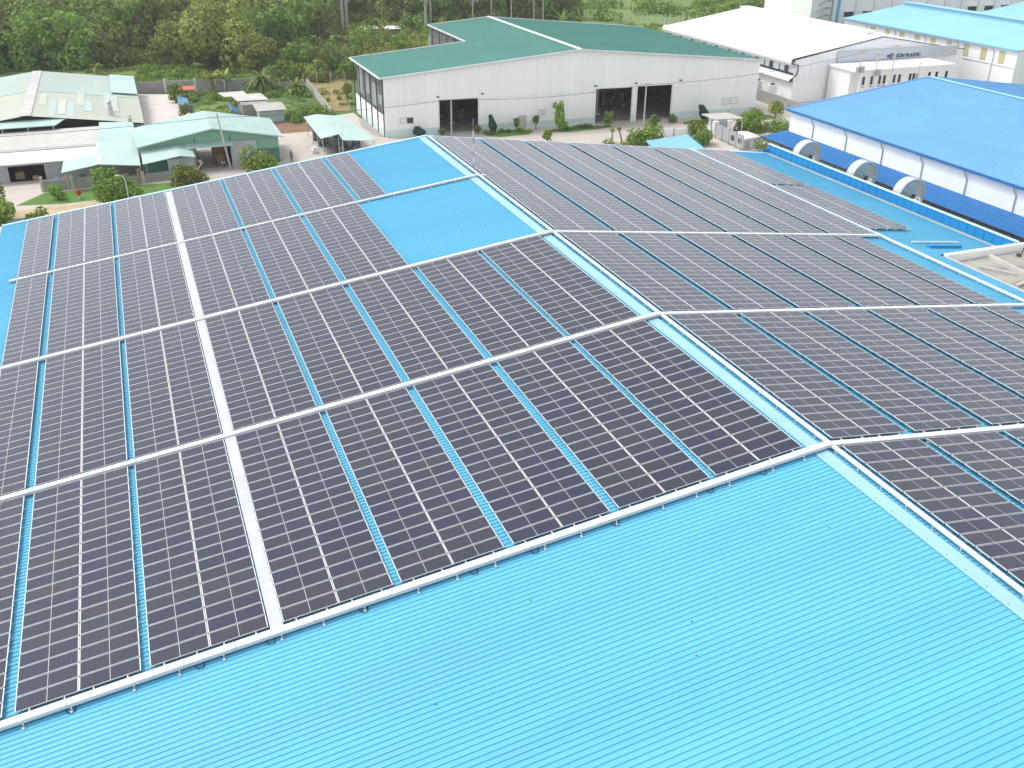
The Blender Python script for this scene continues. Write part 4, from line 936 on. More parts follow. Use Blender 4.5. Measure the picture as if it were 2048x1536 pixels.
# gatehouse group
gh = empty('gatehouse', (58.5, 97, 0), 'small gatehouse with flat white roof slab and white pillars', 'gatehouse')
q = MB(); q.slab([(56.4, 98.4, 2.4), (61, 97.7, 2.4), (60.8, 101.8, 2.4), (56.4, 102.4, 2.4)], .16); q.build('roof', M['cream_roof'], gh)
for x, y in ((55.9, 97.6), (58.3, 97.6)): q = MB(); q.box(x, x+.75, y, y+.75, 0, 2.2); q.build('pillar', M['wall_white'], gh)
q = MB(); q.box(57.4, 60.2, 101.0, 101.8, 0, 2.2); q.build('wall', M['wall_warm'], gh)
q = MB(); q.box(56.7, 58.2, 97.9, 98.0, 0, 2.2); q.build('gate_leaf', M['grey_clad'], gh)
cpz = empty('carport', (47.5, 93, 0), 'pale blue lean-to roof just beyond the far edge of the main roof', 'carport')
q = MB(); q.ribbed((38.6, 83.2, 1.95), (7.6, 1.4, 0), (1.9, 7.9, .1), .45, .03, .05, .02); q.build('roof', M['aqua_roof'], cpz)
q = MB(); q.beam((38.6, 83.1, 1.82), (46.2, 84.5, 1.82), .1, .3); q.beam((46.25, 84.6, 1.82), (48.1, 92.5, 1.92), .1, .3); q.build('fascia', M['par_blue'], cpz)
for x, y in ((39.0, 83.6), (45.8, 84.9), (40.8, 90.6), (47.6, 92)): q = MB(); q.box(x, x+.12, y, y+.12, 0, 1.7); q.build('post', M['galv'], cpz)
kb = empty('equipment_cabin', (59, 93, 0), 'white boxy cabin with rounded pale roof behind the blue parapet', 'cabin')
q = MB(); q.box(55.5, 59.1, 89.4, 93.0, 0, 1.3); q.build('wall', M['wall_warm'], kb)
q = MB()
for k in range(8):
    a_, c_ = math.pi*k/8, math.pi*(k+1)/8
    P_ = lambda an_, y_, z_: (57.3-1.95*math.cos(an_), y_, z_)
    q.hexa([P_(a_, 89.2, 1.305), P_(c_, 89.2, 1.305), P_(c_, 93.2, 1.305), P_(a_, 93.2, 1.305), P_(a_, 89.2, 1.32+.3*math.sin(a_)), P_(c_, 89.2, 1.32+.3*math.sin(c_)), P_(c_, 93.2, 1.32+.3*math.sin(c_)), P_(a_, 93.2, 1.32+.3*math.sin(a_))])
q.build('roof', M['white_roof'], kb)
q = MB(); q.box(56.0, 56.8, 89.34, 89.395, .1, 1.1); q.build('door', M['galv'], kb)
gp = empty('panel_gate', (54.4, 92, 0), 'row of tall grey sheet panels with round openings beside the white cabin', 'gate')
for k in range(4):
    y = 96.4-k*2.0; x = 55.4-.1*k
    q = MB(); q.box(x, x+.08, y-1.8, y, .3, 2.2); o = q.build('panel', M['galv'], gp)
    if k > 1:
        q = MB(); q.tube([(x-.05, y-.9, 1.2), (x-.002, y-.9, 1.2)], .42, n=16); q.build('round_opening', M['dkgrey'], o)
    q = MB(); q.box(x-.05, x+.13, y, y+.12, 0, 2.4); q.build('post', M['conc'], gp)

# poles, lamps
def pole(loc, h, label, lean=(0, 0), arm=True, gear=False, r=.13):
    e_ = empty('utility_pole', (loc[0], loc[1], 0), label, 'utility pole')
    q = MB(); x, y = loc; q.tube([(x, y, 0), (x+lean[0]*.5, y+lean[1]*.5, h/2), (x+lean[0], y+lean[1], h)], r, n=8, r2=r*.7); q.build('shaft', M['conc_lt'], e_)
    x += lean[0]; y += lean[1]
    if arm:
        q = MB(); q.beam((x-.9, y, h-.35), (x+.9, y, h-.35), .09, .09); q.build('crossarm', M['galv'], e_)
        for k in (-.8, -.3, .3, .8): q = MB(); q.tube([(x+k, y, h-.3), (x+k, y, h-.1)], .05, n=6); q.build('insulator', M['wood'], e_)
    if gear:
        q = MB(); q.tube([(x+.45, y-.2, h-3.6), (x+.45, y-.2, h-2.6)], .38, n=10); q.tube([(x-.5, y-.2, h-3.5), (x-.5, y-.2, h-2.7)], .3, n=10); q.build('transformer', M['grey_clad'], e_)
    return e_
pole((-15.35, 102.6), 7.4, 'tall leaning concrete pole in front of the gabled mint workshop', lean=(-.9, 0), arm=False)
pole((18.1, 110.6), 5.6, 'slim concrete pole before the left doorway of the green-roofed warehouse', arm=False, r=.12)
pole((48.5, 106.4), 6.9, 'concrete pole with crossarm between the two wide warehouse doorways', r=.13)
pole((87.2, 104.5), 10.2, 'leftmost of the four poles behind the azure roof', gear=True)
pole((90.2, 104.0), 9.6, 'second from left of the four poles behind the azure roof', gear=True)
pole((93.6, 104.0), 10.8, 'third from left of the four poles behind the azure roof')
pole((98.4, 103.0), 8.0, 'rightmost of the four poles behind the azure roof', arm=False)
def cat(a, b, sag, label, r=.03):
    pts = [(a[0]+(b[0]-a[0])*t/14, a[1]+(b[1]-a[1])*t/14, a[2]+(b[2]-a[2])*t/14-sag*4*(t/14)*(1-t/14)) for t in range(15)]
    tag(MB().tube(pts, r, n=5).build('power_line', M['dkgrey'], loc=(0, 0, 0)), label, 'cable')
cat((-60, 104, 6.6), (-16.2, 102.6, 7.0), .5, 'overhead cable running left from the leaning pole')
cat((-16.2, 102.6, 7.0), (18.1, 110.6, 5.5), .5, 'overhead cable between the leaning pole and the slim doorway pole')
cat((18.1, 110.6, 5.5), (48.5, 106.4, 6.6), .7, 'overhead cable sagging across the white warehouse front')
cat((48.5, 106.4, 6.6), (87.2, 104.5, 9.8), .9, 'overhead cable running right toward the group of poles')
def lamp(p, h, d, label):
    e_ = empty('street_lamp', (p[0], p[1], 0), label, 'street lamp')
    x, y = p; q = MB(); q.tube([(x, y, 0), (x, y, h*.85), (x+d*.25, y, h*.97), (x+d*.9, y, h)], .06, n=8, r2=.04); q.build('pole', M['white_tray'], e_)
    q = MB(); q.hexa([(x+d*.9, y-.1, h-.05), (x+d*1.5, y-.07, h-.03), (x+d*1.5, y+.07, h-.03), (x+d*.9, y+.1, h-.05), (x+d*.9, y-.1, h+.07), (x+d*1.5, y-.07, h+.03), (x+d*1.5, y+.07, h+.03), (x+d*.9, y+.1, h+.07)]); q.build('lamp_head', M['white_tray'], e_)
lamp((-28.4, 86.5), 4.7, -.7, 'white curved street lamp rising behind the left end of the roof')
lamp((54.9, 89.1), 4.6, -.8, 'thin curved lamp post beside the white cabin')

# fire hydrant
e_ = empty('fire_hydrant', (-34, 95.3, 0), 'red fire hydrant on the grass before the grey wall', 'fire hydrant')
q = MB(); q.tube([(-34, 95.3, 0), (-34, 95.3, .45)], .16, n=10); q.build('base', M['white_tray'], e_)
q = MB(); q.tube([(-34, 95.3, .45), (-34, 95.3, .95), (-34, 95.3, 1.12)], .2, n=10); q.tube([(-34.4, 95.3, .78), (-33.6, 95.3, .78)], .11, n=8); q.build('body', M['red'], e_)
tag(MB().box(-33.4, -29.8, 89.5, 89.9, 0, .42).build('barrier', M['maroon'], loc=(0, 0, 0)), 'low maroon barrier block by the sandy roadside', 'barrier')
tag(MB().box(-29.8, -26.2, 89.5, 89.9, 0, .42).build('barrier', M['dkgreen_clad'], loc=(0, 0, 0)), 'low dark green barrier block beside the maroon one', 'barrier')
tag(MB().beam((-20.6, 99.4, .2), (-19.0, 99.9, 2.0), .3, .12).build('timber_plank', M['wood'], loc=(0, 0, 0)), 'reddish timber plank leaning at the workshop entrance', 'plank')
tag(MB().beam((-27.1, 98.8, 0), (-26.9, 98.9, 2.1), .2, .2).build('timber_plank', M['wood'], loc=(0, 0, 0)), 'upright brown plank at the gap in the grey wall', 'plank')

# ------------------------------------------------------------------ vegetation
def crown_mb(lobes, n, leaf, seed=0, q=None, shell=.55):
    rr = random.Random(seed); q = q or MB(); tot = sum(a[3]*a[4]*a[5] for a in lobes)**1
    for (cx, cy, cz, rx, ry, rz_) in lobes:
        m_ = max(6, int(n*rx*ry*rz_/tot))
        for _ in range(m_):
            u = rr.uniform(-1, 1); th = rr.uniform(0, 2*math.pi); s_ = math.sqrt(1-u*u)
            rad = (shell+(1-shell)*rr.random()**.6)*(1+.12*math.sin(3*th+seed)*s_)
            d = Vector((s_*math.cos(th), s_*math.sin(th), u))
            c = Vector((cx+d.x*rx*rad, cy+d.y*ry*rad, cz+d.z*rz_*rad))
            nn = (d+Vector((rr.gauss(0, .55), rr.gauss(0, .55), rr.gauss(0, .55)+.25))).normalized()
            a = nn.orthogonal().normalized(); a = Matrix.Rotation(rr.uniform(0, 6.28), 3, nn) @ a; b_ = nn.cross(a)
            l_ = leaf*rr.uniform(.6, 1.3); w_ = l_*rr.uniform(.45, .8)
            q.add([c-a*l_, c+b_*w_+nn*l_*.15, c+a*l_, c-b_*w_+nn*l_*.15], [(0, 1, 2, 3)])
    return q
def lobes_for(h, r, seed, tall=1.0, base=.28):
    rr = random.Random(seed); L = [(0, 0, h*(base+.38), r*.72, r*.72, h*.30*tall)]
    for k in range(7):
        a = k*2.4+rr.uniform(-.4, .4); q = rr.uniform(.35, .75); z = h*rr.uniform(base+.12, .86)
        s = r*rr.uniform(.32, .52); L.append((r*q*math.cos(a), r*q*math.sin(a), z, s, s, s*rr.uniform(.8, 1.3)))
    L.append((rr.uniform(-.2, .2)*r, rr.uniform(-.2, .2)*r, h*.88, r*.4, r*.4, h*.12)); return L
def trunk_mb(h, r, seed, br=True):
    rr = random.Random(seed); q = MB(); q.tube([(0, 0, 0), (rr.uniform(-.1, .1)*h*.1, .0, h*.3), (rr.uniform(-.1, .1), rr.uniform(-.1, .1), h*.6), (0, 0, h*.85)], r, n=7, r2=r*.3)
    if br:
        for k in range(5):
            a = k*1.3+rr.random(); z = h*rr.uniform(.3, .55); L = h*rr.uniform(.18, .28)
            q.tube([(0, 0, z), (L*.5*math.cos(a), L*.5*math.sin(a), z+L*.5), (L*math.cos(a), L*math.sin(a), z+L*.8)], r*.4, n=5, r2=r*.12)
    return q
tree_proto = {}
def tree(loc, h, r, leafm, n, leaf, label, seed=1, group=None, name='tree', base=.28, trunk=.14, cat_='tree', key=None, rot=None, bark='bark', tall=1.0, noq=False):
    e_ = empty(name, (loc[0], loc[1], 0), label, cat_, group)
    key = (key or seed, round(h, 1), round(r, 1), leafm, n)
    if key not in tree_proto:
        c = crown_mb(lobes_for(h, r, seed, tall, base), n, leaf, seed); t_ = trunk_mb(h, trunk, seed)
        def mk(q, nm, m_):
            me = bpy.data.meshes.new(nm); me.from_pydata([tuple(v) for v in q.v], [], q.f); me.materials.append(m_); me.update(); return me
        tree_proto[key] = (mk(c, 'crown', M[leafm]), mk(t_, 'trunk', M[bark]))
    cm, tm = tree_proto[key]
    for nm, me in (('crown', cm), ('trunk', tm)):
        o = bpy.data.objects.new(nm, me); scn.collection.objects.link(o); o.parent = e_
    e_.rotation_euler = (0, 0, rot if rot is not None else random.uniform(0, 6.28))
    return e_
# bushes and small trees close to the roof edge
tree((-29.4, 91.6), 3.3, 3.0, 'leaf_bright', 3000, .20, 'round leafy tree right behind the roof edge next to the curved street lamp', 11, base=.12)
tree((-21.3, 95.2), 2.9, 2.5, 'leaf_bright', 2300, .19, 'round bush behind the roof edge left of the workshop entrance', 12, base=.12)
tree((-11.8, 98.4), 3.0, 2.8, 'leaf_bright', 2300, .19, 'round bush behind the roof edge in front of the dark green wall', 13, base=.12)
tree((-44.5, 90.5), 5.2, 3.2, 'leaf_bright', 3000, .22, 'dense leafy tree at the left picture edge above the roof corner', 14, base=.1)
tree((-42.5, 84.5), 3.4, 2.4, 'leaf_mid', 1800, .22, 'lower bush touching the left corner of the roof', 15, base=.05)
tree((-38.2, 84.6), 1.9, 1.6, 'leaf_mid', 900, .2, 'small straggly bush just behind the left roof corner', 16, base=.0)
tree((-36.4, 96.0), 1.7, 1.0, 'leaf_mid', 600, .16, 'small straggly shrub before the grey wall near the hydrant', 17, base=.05)
tree((42.6, 94.6), 2.8, 3.0, 'leaf_bright', 2600, .2, 'rounded bush left of the light blue lean-to roof', 18, base=.02)
tree((37.5, 94.0), 1.3, 2.0, 'leaf_yellow', 900, .18, 'low yellowish shrub behind the roof edge by the bare stem', 19, base=.0)
tree((47.4, 101.4), 2.9, .95, 'leaf_bright', 900, .14, 'ball-clipped topiary tree by the white gate wall', 20, base=.42, trunk=.07)
tree((53.4, 98.8), 2.3, 1.6, 'leaf_mid', 1500, .17, 'dark bush in front of the white gatehouse pillars', 21, base=.02)
tree((51.6, 93.6), 2.0, 1.8, 'leaf_mid', 1700, .17, 'dark bush between the light blue roof and the grey panels', 22, base=.02)
tree((62.8, 98.6), 3.0, 2.6, 'leaf_bright', 2200, .18, 'wide bush right of the gatehouse', 23, base=.0)
tree((67.0, 97.2), 1.8, 1.9, 'leaf_mid', 1100, .17, 'shrub by the garden fence posts below the azure roof corner', 24, base=.0)
tree((59.5, 86.6), 1.6, 3.2, 'leaf_mid', 1300, .18, 'low hedge hugging the far end of the blue parapet', 25, base=.0)
tree((35.1, 108.8), 4.6, 1.1, 'leaf_mid', 1300, .18, 'slim upright tree in the grass bed before the white facade', 26, base=.1, trunk=.08, tall=1.3)
tree((30.3, 102.6), 1.9, .8, 'leaf_bright', 500, .14, 'small rounded sapling on the paved forecourt', 27, base=.12, trunk=.05)
tree((28.7, 110.7), 2.1, .6, 'leaf_bright', 350, .14, 'small palm-like shrub left of the cream side door', 28, base=.3, trunk=.1)
tree((32.0, 110.9), 2.2, .6, 'leaf_mid', 350, .14, 'small palm-like shrub right of the cream side door', 29, base=.3, trunk=.1)
tree((43.3, 108.8), 2.5, .9, 'leaf_mid', 700, .16, 'dark leafy shrub at the left edge of the wide doorway', 30, base=.1)
tree((54.6, 108.0), 1.3, .8, 'leaf_mid', 400, .15, 'dark round shrub at the right edge of the wide doorway', 31, base=.0)
tree((17.0, 112.0), 1.1, .6, 'leaf_bright', 300, .14, 'potted green shrub at the left side of the first doorway', 32, base=.2)
tree((22.6, 111.4), 1.2, .6, 'leaf_bright', 300, .14, 'potted green shrub at the right side of the first doorway', 33, base=.2)
tree((8.5, 139), 3.2, .9, 'leaf_olive', 350, .2, 'thin scraggy tree on the dry grass plot', 34, base=.5, trunk=.10)
tree((-19.0, 150.0), 3.2, 1.3, 'leaf_mid', 700, .22, 'narrow dark shrub against the grey back wall by the pink strip', 35, base=.05)
tree((-18.4, 138.8), 1.7, .9, 'leaf_olive', 400, .18, 'small shrub on the right edge of the pink paved strip', 36, base=.0)
tree((70.0, 107.0), 1.3, 1.2, 'leaf_olive', 500, .18, 'low shrub in the grass bed at the warehouse corner', 37, base=.0)
tree((69.3, 101.2), 3.4, 1.5, 'leaf_olive', 420, .22, 'half-bare tree beside the azure roof corner', 38, base=.45, trunk=.13)
# stems
def stem(p, h, label, lean=.2):
    e_ = empty('bare_stem', (p[0], p[1], 0), label, 'dead tree'); q = MB()
    q.tube([(p[0], p[1], 0), (p[0]-lean*.3, p[1], h*.5), (p[0]-lean, p[1], h)], .13, n=7, r2=.09); q.build('trunk', M['bark'], e_)
    q = crown_mb([(p[0]-lean, p[1], h+.1, .35, .35, .3)], 60, .14, 3); q.build('leaf_tuft', M['leaf_olive'], e_)
stem((40.0, 97.2), 2.4, 'bare leaning stem with tiny tuft near the round bush', .6)
stem((31.6, 99.0), 1.7, 'short bare stem behind the roof edge by the yellowish shrub', .1) if False else None
stem((38.9, 98.2), 2.0, 'short upright stem with tuft in front of the second grass bed', .05)
# bed planting
for i, (cx, cy, n_) in enumerate(((26.5, 110.4, 9), (38.6, 109.6, 10), (59.3, 106.8, 7))):
    rr = random.Random(40+i); q = MB()
    for k in range(n_):
        crown_mb([(cx+rr.uniform(-3, 3), cy+rr.uniform(-.9, .8), .25, .45, .4, .3)], 90, .12, k, q)
    tag(q.build('ground_cover', M['leaf_bright'], loc=(0, 0, 0)), kind='stuff')
# net-wrapped plants / covered objects
def cover(p, h, w_, lean, label):
    x, y = p; e_ = empty('covered_shrub', (x, y, 0), label, 'covered shrub', 'dark netting covers on the forecourt')
    q = MB(); rings = []
    for k in range(7):
        t_ = k/6; r_ = w_*(.55+.6*math.sin(t_*2.6))*(1-t_*.55)*.6; cx = x+lean*t_*t_
        rings.append([(cx+r_*math.cos(a*math.pi/4)*(1+.2*math.sin(a*3+k)), y+r_*.7*math.sin(a*math.pi/4), .25+h*t_*(1-.0*a)) for a in range(8)])
    vs = [v for rg in rings for v in rg]; fs = [(i*8+a, i*8+(a+1) % 8, (i+1)*8+(a+1) % 8, (i+1)*8+a) for i in range(6) for a in range(8)]; fs.append(tuple(range(48, 56)))
    q.add(vs, fs); q.build('netting', M['dk_tarp'], e_)
    q = MB(); q.tube([(x, y, 0), (x, y, .4)], .06, n=6); q.build('stem', M['bark'], e_)
cover((13.6, 112.2), 1.3, 1.8, -.4, 'dark green net-covered shrub left of the first doorway')
cover((24.8, 110.6), 2.6, 1.2, -.5, 'dark green net-covered shrub leaning in the left grass bed')
cover((60.4, 107.8), 2.3, 1.7, -.9, 'dark green net-covered shrub in the grass bed near the gatehouse')
# banana plants, pandanus, palms
def blade(q, p, az, el, L, w_, droop, mi=0, seg=5):
    p = Vector(p); prev = None
    sd = Vector((-math.sin(az), math.cos(az), 0))
    for k in range(seg+1):
        t_ = k/seg; e2_ = el-droop*t_; 
        if k: p = p+Vector((math.cos(az)*math.cos(e2_), math.sin(az)*math.cos(e2_), math.sin(e2_)))*(L/seg)
        ww_ = w_*math.sin(math.pi*min(1, .12+t_*.88))**.7*.5+.01
        cur_ = (p-sd*ww_, p+sd*ww_)
        if prev: q.quad(prev[0], prev[1], cur_[1], cur_[0], mi)
        prev = cur_
def frond_plant(loc, h, n_, L, w_, leafm, label, name, cat_, trunk=.12, seed=1, el=(.2, 1.3), droop=1.3, group=None, bark='bark'):
    rr = random.Random(seed); x, y = loc; e_ = empty(name, (x, y, 0), label, cat_, group)
    q = MB(); q.tube([(x, y, 0), (x+.1, y, h*.5), (x, y, h)], trunk, n=7, r2=trunk*.7); q.build('trunk', M[bark], e_)
    q = MB()
    for k in range(n_): blade(q, (x, y, h-.05), k*2.4+rr.random(), rr.uniform(*el), L*rr.uniform(.75, 1.15), w_, droop*rr.uniform(.7, 1.2))
    q.build('fronds', M[leafm], e_)
frond_plant((-12.0, 158.3), 2.1, 10, 2.6, .75, 'leaf_yellow', 'left of two tall yellow-green banana plants before the grey back wall', 'banana_plant', 'banana plant', .16, 1, (.5, 1.5), 1.2, 'banana plants')
frond_plant((-9.6, 158.0), 2.0, 10, 2.4, .7, 'leaf_yellow', 'right of two tall yellow-green banana plants before the grey back wall', 'banana_plant', 'banana plant', .16, 2, (.5, 1.5), 1.2, 'banana plants')
frond_plant((-3.6, 154.6), 1.9, 90, 4.3, .34, 'leaf_mid', 'large spiky pandanus clump with long arching leaves beside the back wall', 'pandanus', 'pandanus', .3, 3, (-.1, 1.5), 1.7)
frond_plant((1.9, 150.5), 1.3, 28, 2.8, .45, 'leaf_bright', 'bright green spreading plant in the corner of the slab wall', 'shrub', 'plant', .1, 4, (.2, 1.4), 1.3)
frond_plant((-31.4, 177), 2.4, 14, 1.7, .35, 'leaf_yellow', 'lone pale palm at the edge of the left wood', 'palm_tree', 'palm', .12, 5, (.0, 1.3), 1.4)
for i, (x, y, h_, L_) in enumerate(((82, 214, 1.5, 5.5), (88, 216, 1.2, 5.0))):
    frond_plant((x, y), h_, 26, L_, .35, 'leaf_mid', ['left clump of nipa-like palm fronds above the green roof', 'right clump of nipa-like palm fronds above the green roof'][i], 'palm_tree', 'palm', .3, 6+i, (.5, 1.5), 1.3, 'frond clumps above the green roof')
# thicket patches in the plots
def thicket(name, region, n_, hr, rr_, leafm, seed, label=None, n_leaf=70, leaf=.22):
    rr = random.Random(seed); q = MB(); (xa, ya, xb, yb) = region
    for k in range(n_):
        x, y = rr.uniform(xa, xb), rr.uniform(ya, yb); h_ = rr.uniform(*hr); r_ = rr.uniform(*rr_)
        crown_mb([(x, y, h_*.45, r_, r_, h_*.55)], n_leaf, leaf, seed*100+k, q, .5)
    o = q.build(name, M[leafm], loc=(0, 0, 0)); o['kind'] = 'stuff'; return o
thicket('undergrowth', (-2.5, 121.5, 3.2, 136), 26, (.6, 1.6), (.7, 1.3), 'leaf_bright', 51, n_leaf=160, leaf=.16)
thicket('undergrowth', (-17, 127, -8, 131), 10, (.3, .9), (.5, 1.0), 'leaf_olive', 52, n_leaf=90, leaf=.15)
thicket('undergrowth', (-17, 147, 3.6, 156), 46, (.4, 1.3), (.7, 1.5), 'leaf_mid', 53, n_leaf=130, leaf=.17)
thicket('undergrowth', (-16, 132, 3, 147), 34, (.2, .6), (.5, 1.4), 'leaf_olive', 54, n_leaf=90, leaf=.15)
thicket('undergrowth', (5, 162, 64, 222), 240, (.6, 2.0), (1.4, 2.8), 'leaf_mid', 59, n_leaf=90, leaf=.30)
thicket('undergrowth', (-24, 161, 8, 186), 120, (.5, 1.7), (1.1, 2.4), 'leaf_bright', 55, n_leaf=130, leaf=.24)
thicket('undergrowth', (-27, 190, -12, 208), 50, (.6, 2.0), (1.4, 2.6), 'leaf_bright', 60, n_leaf=110, leaf=.28)
thicket('undergrowth', (-60, 162, -24, 186), 60, (.4, 1.2), (1.1, 2.4), 'leaf_yellow', 56, n_leaf=110, leaf=.24)
thicket('undergrowth', (5.6, 135, 12.5, 158), 16, (.3, 1.0), (.4, .9), 'leaf_yellow', 57, n_leaf=60, leaf=.17)
thicket('undergrowth', (64, 95.5, 71, 100), 12, (.4, 1.2), (.5, 1.1), 'leaf_mid', 58, n_leaf=90, leaf=.15)
# shrub belt between the slab wall and the wood: individual rounded shrubs
rr = random.Random(77); used = []
kinds = [('leaf_mid', 'mid green'), ('leaf_olive', 'olive'), ('leaf_bright', 'bright green'), ('leaf_dark', 'dark')]
spots = []
for k in range(400):
    x = rr.uniform(4, 66); y = rr.uniform(162, 222)
    if x > 24 and y < 170: continue
    if x > 30 and x < 37 and y < 207 and y > 198: continue
    if all((x-a)**2+(y-b)**2 > 9.5 for a, b, *_ in spots): spots.append((x, y, rr.choice([2.4, 3.2, 4.0, 4.8]), rr.choice([0, 0, 1, 1, 1, 2, 3])))
bands = [('nearest the mesh fence', 175), ('in the near middle of the shrub belt', 190), ('in the far middle of the shrub belt', 206), ('at the foot of the wood', 999)]
def ordn(k): return str(k)+('th' if 10 <= k % 100 <= 20 else {1: 'st', 2: 'nd', 3: 'rd'}.get(k % 10, 'th'))
lo_ = 0
for bn, hi_ in bands:
    sel = sorted([p for p in spots if lo_ <= p[1] < hi_]); lo_ = hi_
    for k, (x, y, h_, ki) in enumerate(sel):
        lm, kn = kinds[ki]; r_ = h_*.66
        tree((x, y), h_, r_, lm, 560, .30, f'{kn} rounded shrub {bn}, {ordn(k+1)} from the left', 200+int(h_*10)+ki, 'shrubs before the wood', name='shrub', base=-.05, cat_='shrub', key='s%d%d' % (ki, int(h_*10)))
# recognisable trees in front of the wood
tree((-8.0, 184), 12.6, 8.2, 'leaf_olive', 8500, .40, 'big broad olive tree standing forward of the wood above the banana plants', 301, base=.12, trunk=.3)
tree((-3.0, 168.5), 8.4, 4.0, 'leaf_olive', 3200, .32, 'pyramid-shaped tree in front of the big olive tree', 302, base=.1, trunk=.2)
tree((-15.5, 186), 9.0, 5.0, 'leaf_mid', 3400, .34, 'rounded olive tree left of the big broad one', 303, base=.1, trunk=.22)
tree((3.5, 187), 10.5, 5.6, 'leaf_dark', 3800, .36, 'dark tree right of the big broad olive tree', 304, base=.1, trunk=.25)
tree((-31.4, 192), 8.6, 2.7, 'leaf_yellow', 1900, .30, 'light yellow-green tree at the front of the left wood', 305, base=.05, trunk=.2)
tree((7.5, 172), 5.8, 3.2, 'leaf_mid', 1900, .28, 'rounded tree right of the pandanus beyond the wall', 306, base=.05, trunk=.2)
for i, (x, y, h_) in enumerate(((23.4, 224, 20), (26.3, 223, 21), (27.6, 224, 20), (44.5, 212, 17), (50, 226, 16), (60, 222, 17), (66, 224, 16), (72, 225, 17), (78.5, 225, 18), (81.5, 226, 18))):
    e_ = tree((x, y), h_, 3.0, 'leaf_dark', 900, .45, ['leftmost of three tall pale trunks at the top of the wood', 'middle of three tall pale trunks at the top of the wood', 'right of three tall pale trunks at the top of the wood', 'single pale trunk beside the brick hut', 'faint pale trunk left of the green roof', 'first pale trunk above the green roof from the left', 'second pale trunk above the green roof from the left', 'third pale trunk above the green roof from the left', 'fourth pale trunk above the green roof from the left', 'fifth pale trunk above the green roof from the left'][i],
              320+i % 3, 'tall pale-trunked trees', base=.66, trunk=.42 if i < 4 else .26, bark='bark_lt')
# front rank of the wood as single trees
rr = random.Random(88); nfr = 0
def front_y(x):
    if x < -27: return 192
    if x < -13: return 210
    if x < 4: return 189+6*math.sin(x*.3)
    if x < 20: return 203
    return 231
variants = [('leaf_dark', 9.5, 3.6), ('leaf_mid', 11, 4.0), ('leaf_mid', 10, 3.8), ('leaf_dark', 8.2, 3.2), ('leaf_olive', 9.2, 3.5)]
for rank in range(3):
    x = -68+rank*2; nfr = 0
    while x < 96:
        vi = rr.randrange(5); lm, h_, r_ = variants[vi]
        y = front_y(x)+rank*7+rr.uniform(-2, 2)
        nfr += 1
        if True:
            tone = {'leaf_dark': 'dark green', 'leaf_mid': 'mid green', 'leaf_olive': 'olive green'}[lm]
            tree((x, y), h_, r_, lm, 1300, .42, f'{tone} tree in the {["first", "second", "third"][rank]} rank of the wood, {ordn(nfr)} from the left', 400+vi, 'trees at the front of the wood', base=-.12, trunk=.25, key='f%d' % vi)
        x += rr.uniform(4.6, 6.6)
# the wood behind as one mass
rr = random.Random(99); q = MB()
for j in range(17):
    for i in range(38):
        x = -84+i*6.2+rr.uniform(-2.4, 2.4); y = 213+j*6.4+rr.uniform(-2.4, 2.4)
        if x > 20 and y < 252: y += 36
        if x > 86: 
            if y < 300: continue
        h_ = rr.uniform(8.5, 12.5); r_ = rr.uniform(3.0, 4.4)
        for lb_ in ((x, y, h_*.55, r_*.85, r_*.85, h_*.38), (x+r_*.4, y-r_*.3, h_*.72, r_*.55, r_*.55, h_*.22), (x-r_*.45, y+.3, h_*.62, r_*.55, r_*.5, h_*.2)):
            crown_mb([lb_], 120, .62, i*50+j, q, .6)
o = q.build('wood', M['leaf_mid'], loc=(0, 0, 0)); o['kind'] = 'stuff'; tag(o, 'dense green wood filling the background', 'wood')
thicket('hedge', (86, 226, 240, 300), 90, (2, 5.5), (2.5, 4.5), 'leaf_mid', 61, n_leaf=160, leaf=.5)
thicket('hedge', (190, 232, 260, 262), 30, (4, 8), (3, 5), 'leaf_dark', 64, n_leaf=160, leaf=.5)
thicket('crop', (90, 170, 128, 215), 200, (.3, .9), (.8, 1.8), 'leaf_bright', 62, n_leaf=50, leaf=.28)
thicket('crop', (120, 215, 160, 250), 120, (.5, 1.2), (.8, 1.8), 'leaf_bright', 63, n_leaf=50, leaf=.3)
# post rows of the far plantation
for k in range(26):
    x, y = 104+k*1.25, 222-k*1.15+(k % 3)*.8
    q = MB(); q.box(x, x+.22, y, y+.22, 0, 2.3)
    tag(q.build('concrete_post', M['conc_lt'], loc=(0, 0, 0)), f'pale post in the row crossing the far field, {ordn(k+1)} from the left', 'post', 'posts in the far field')

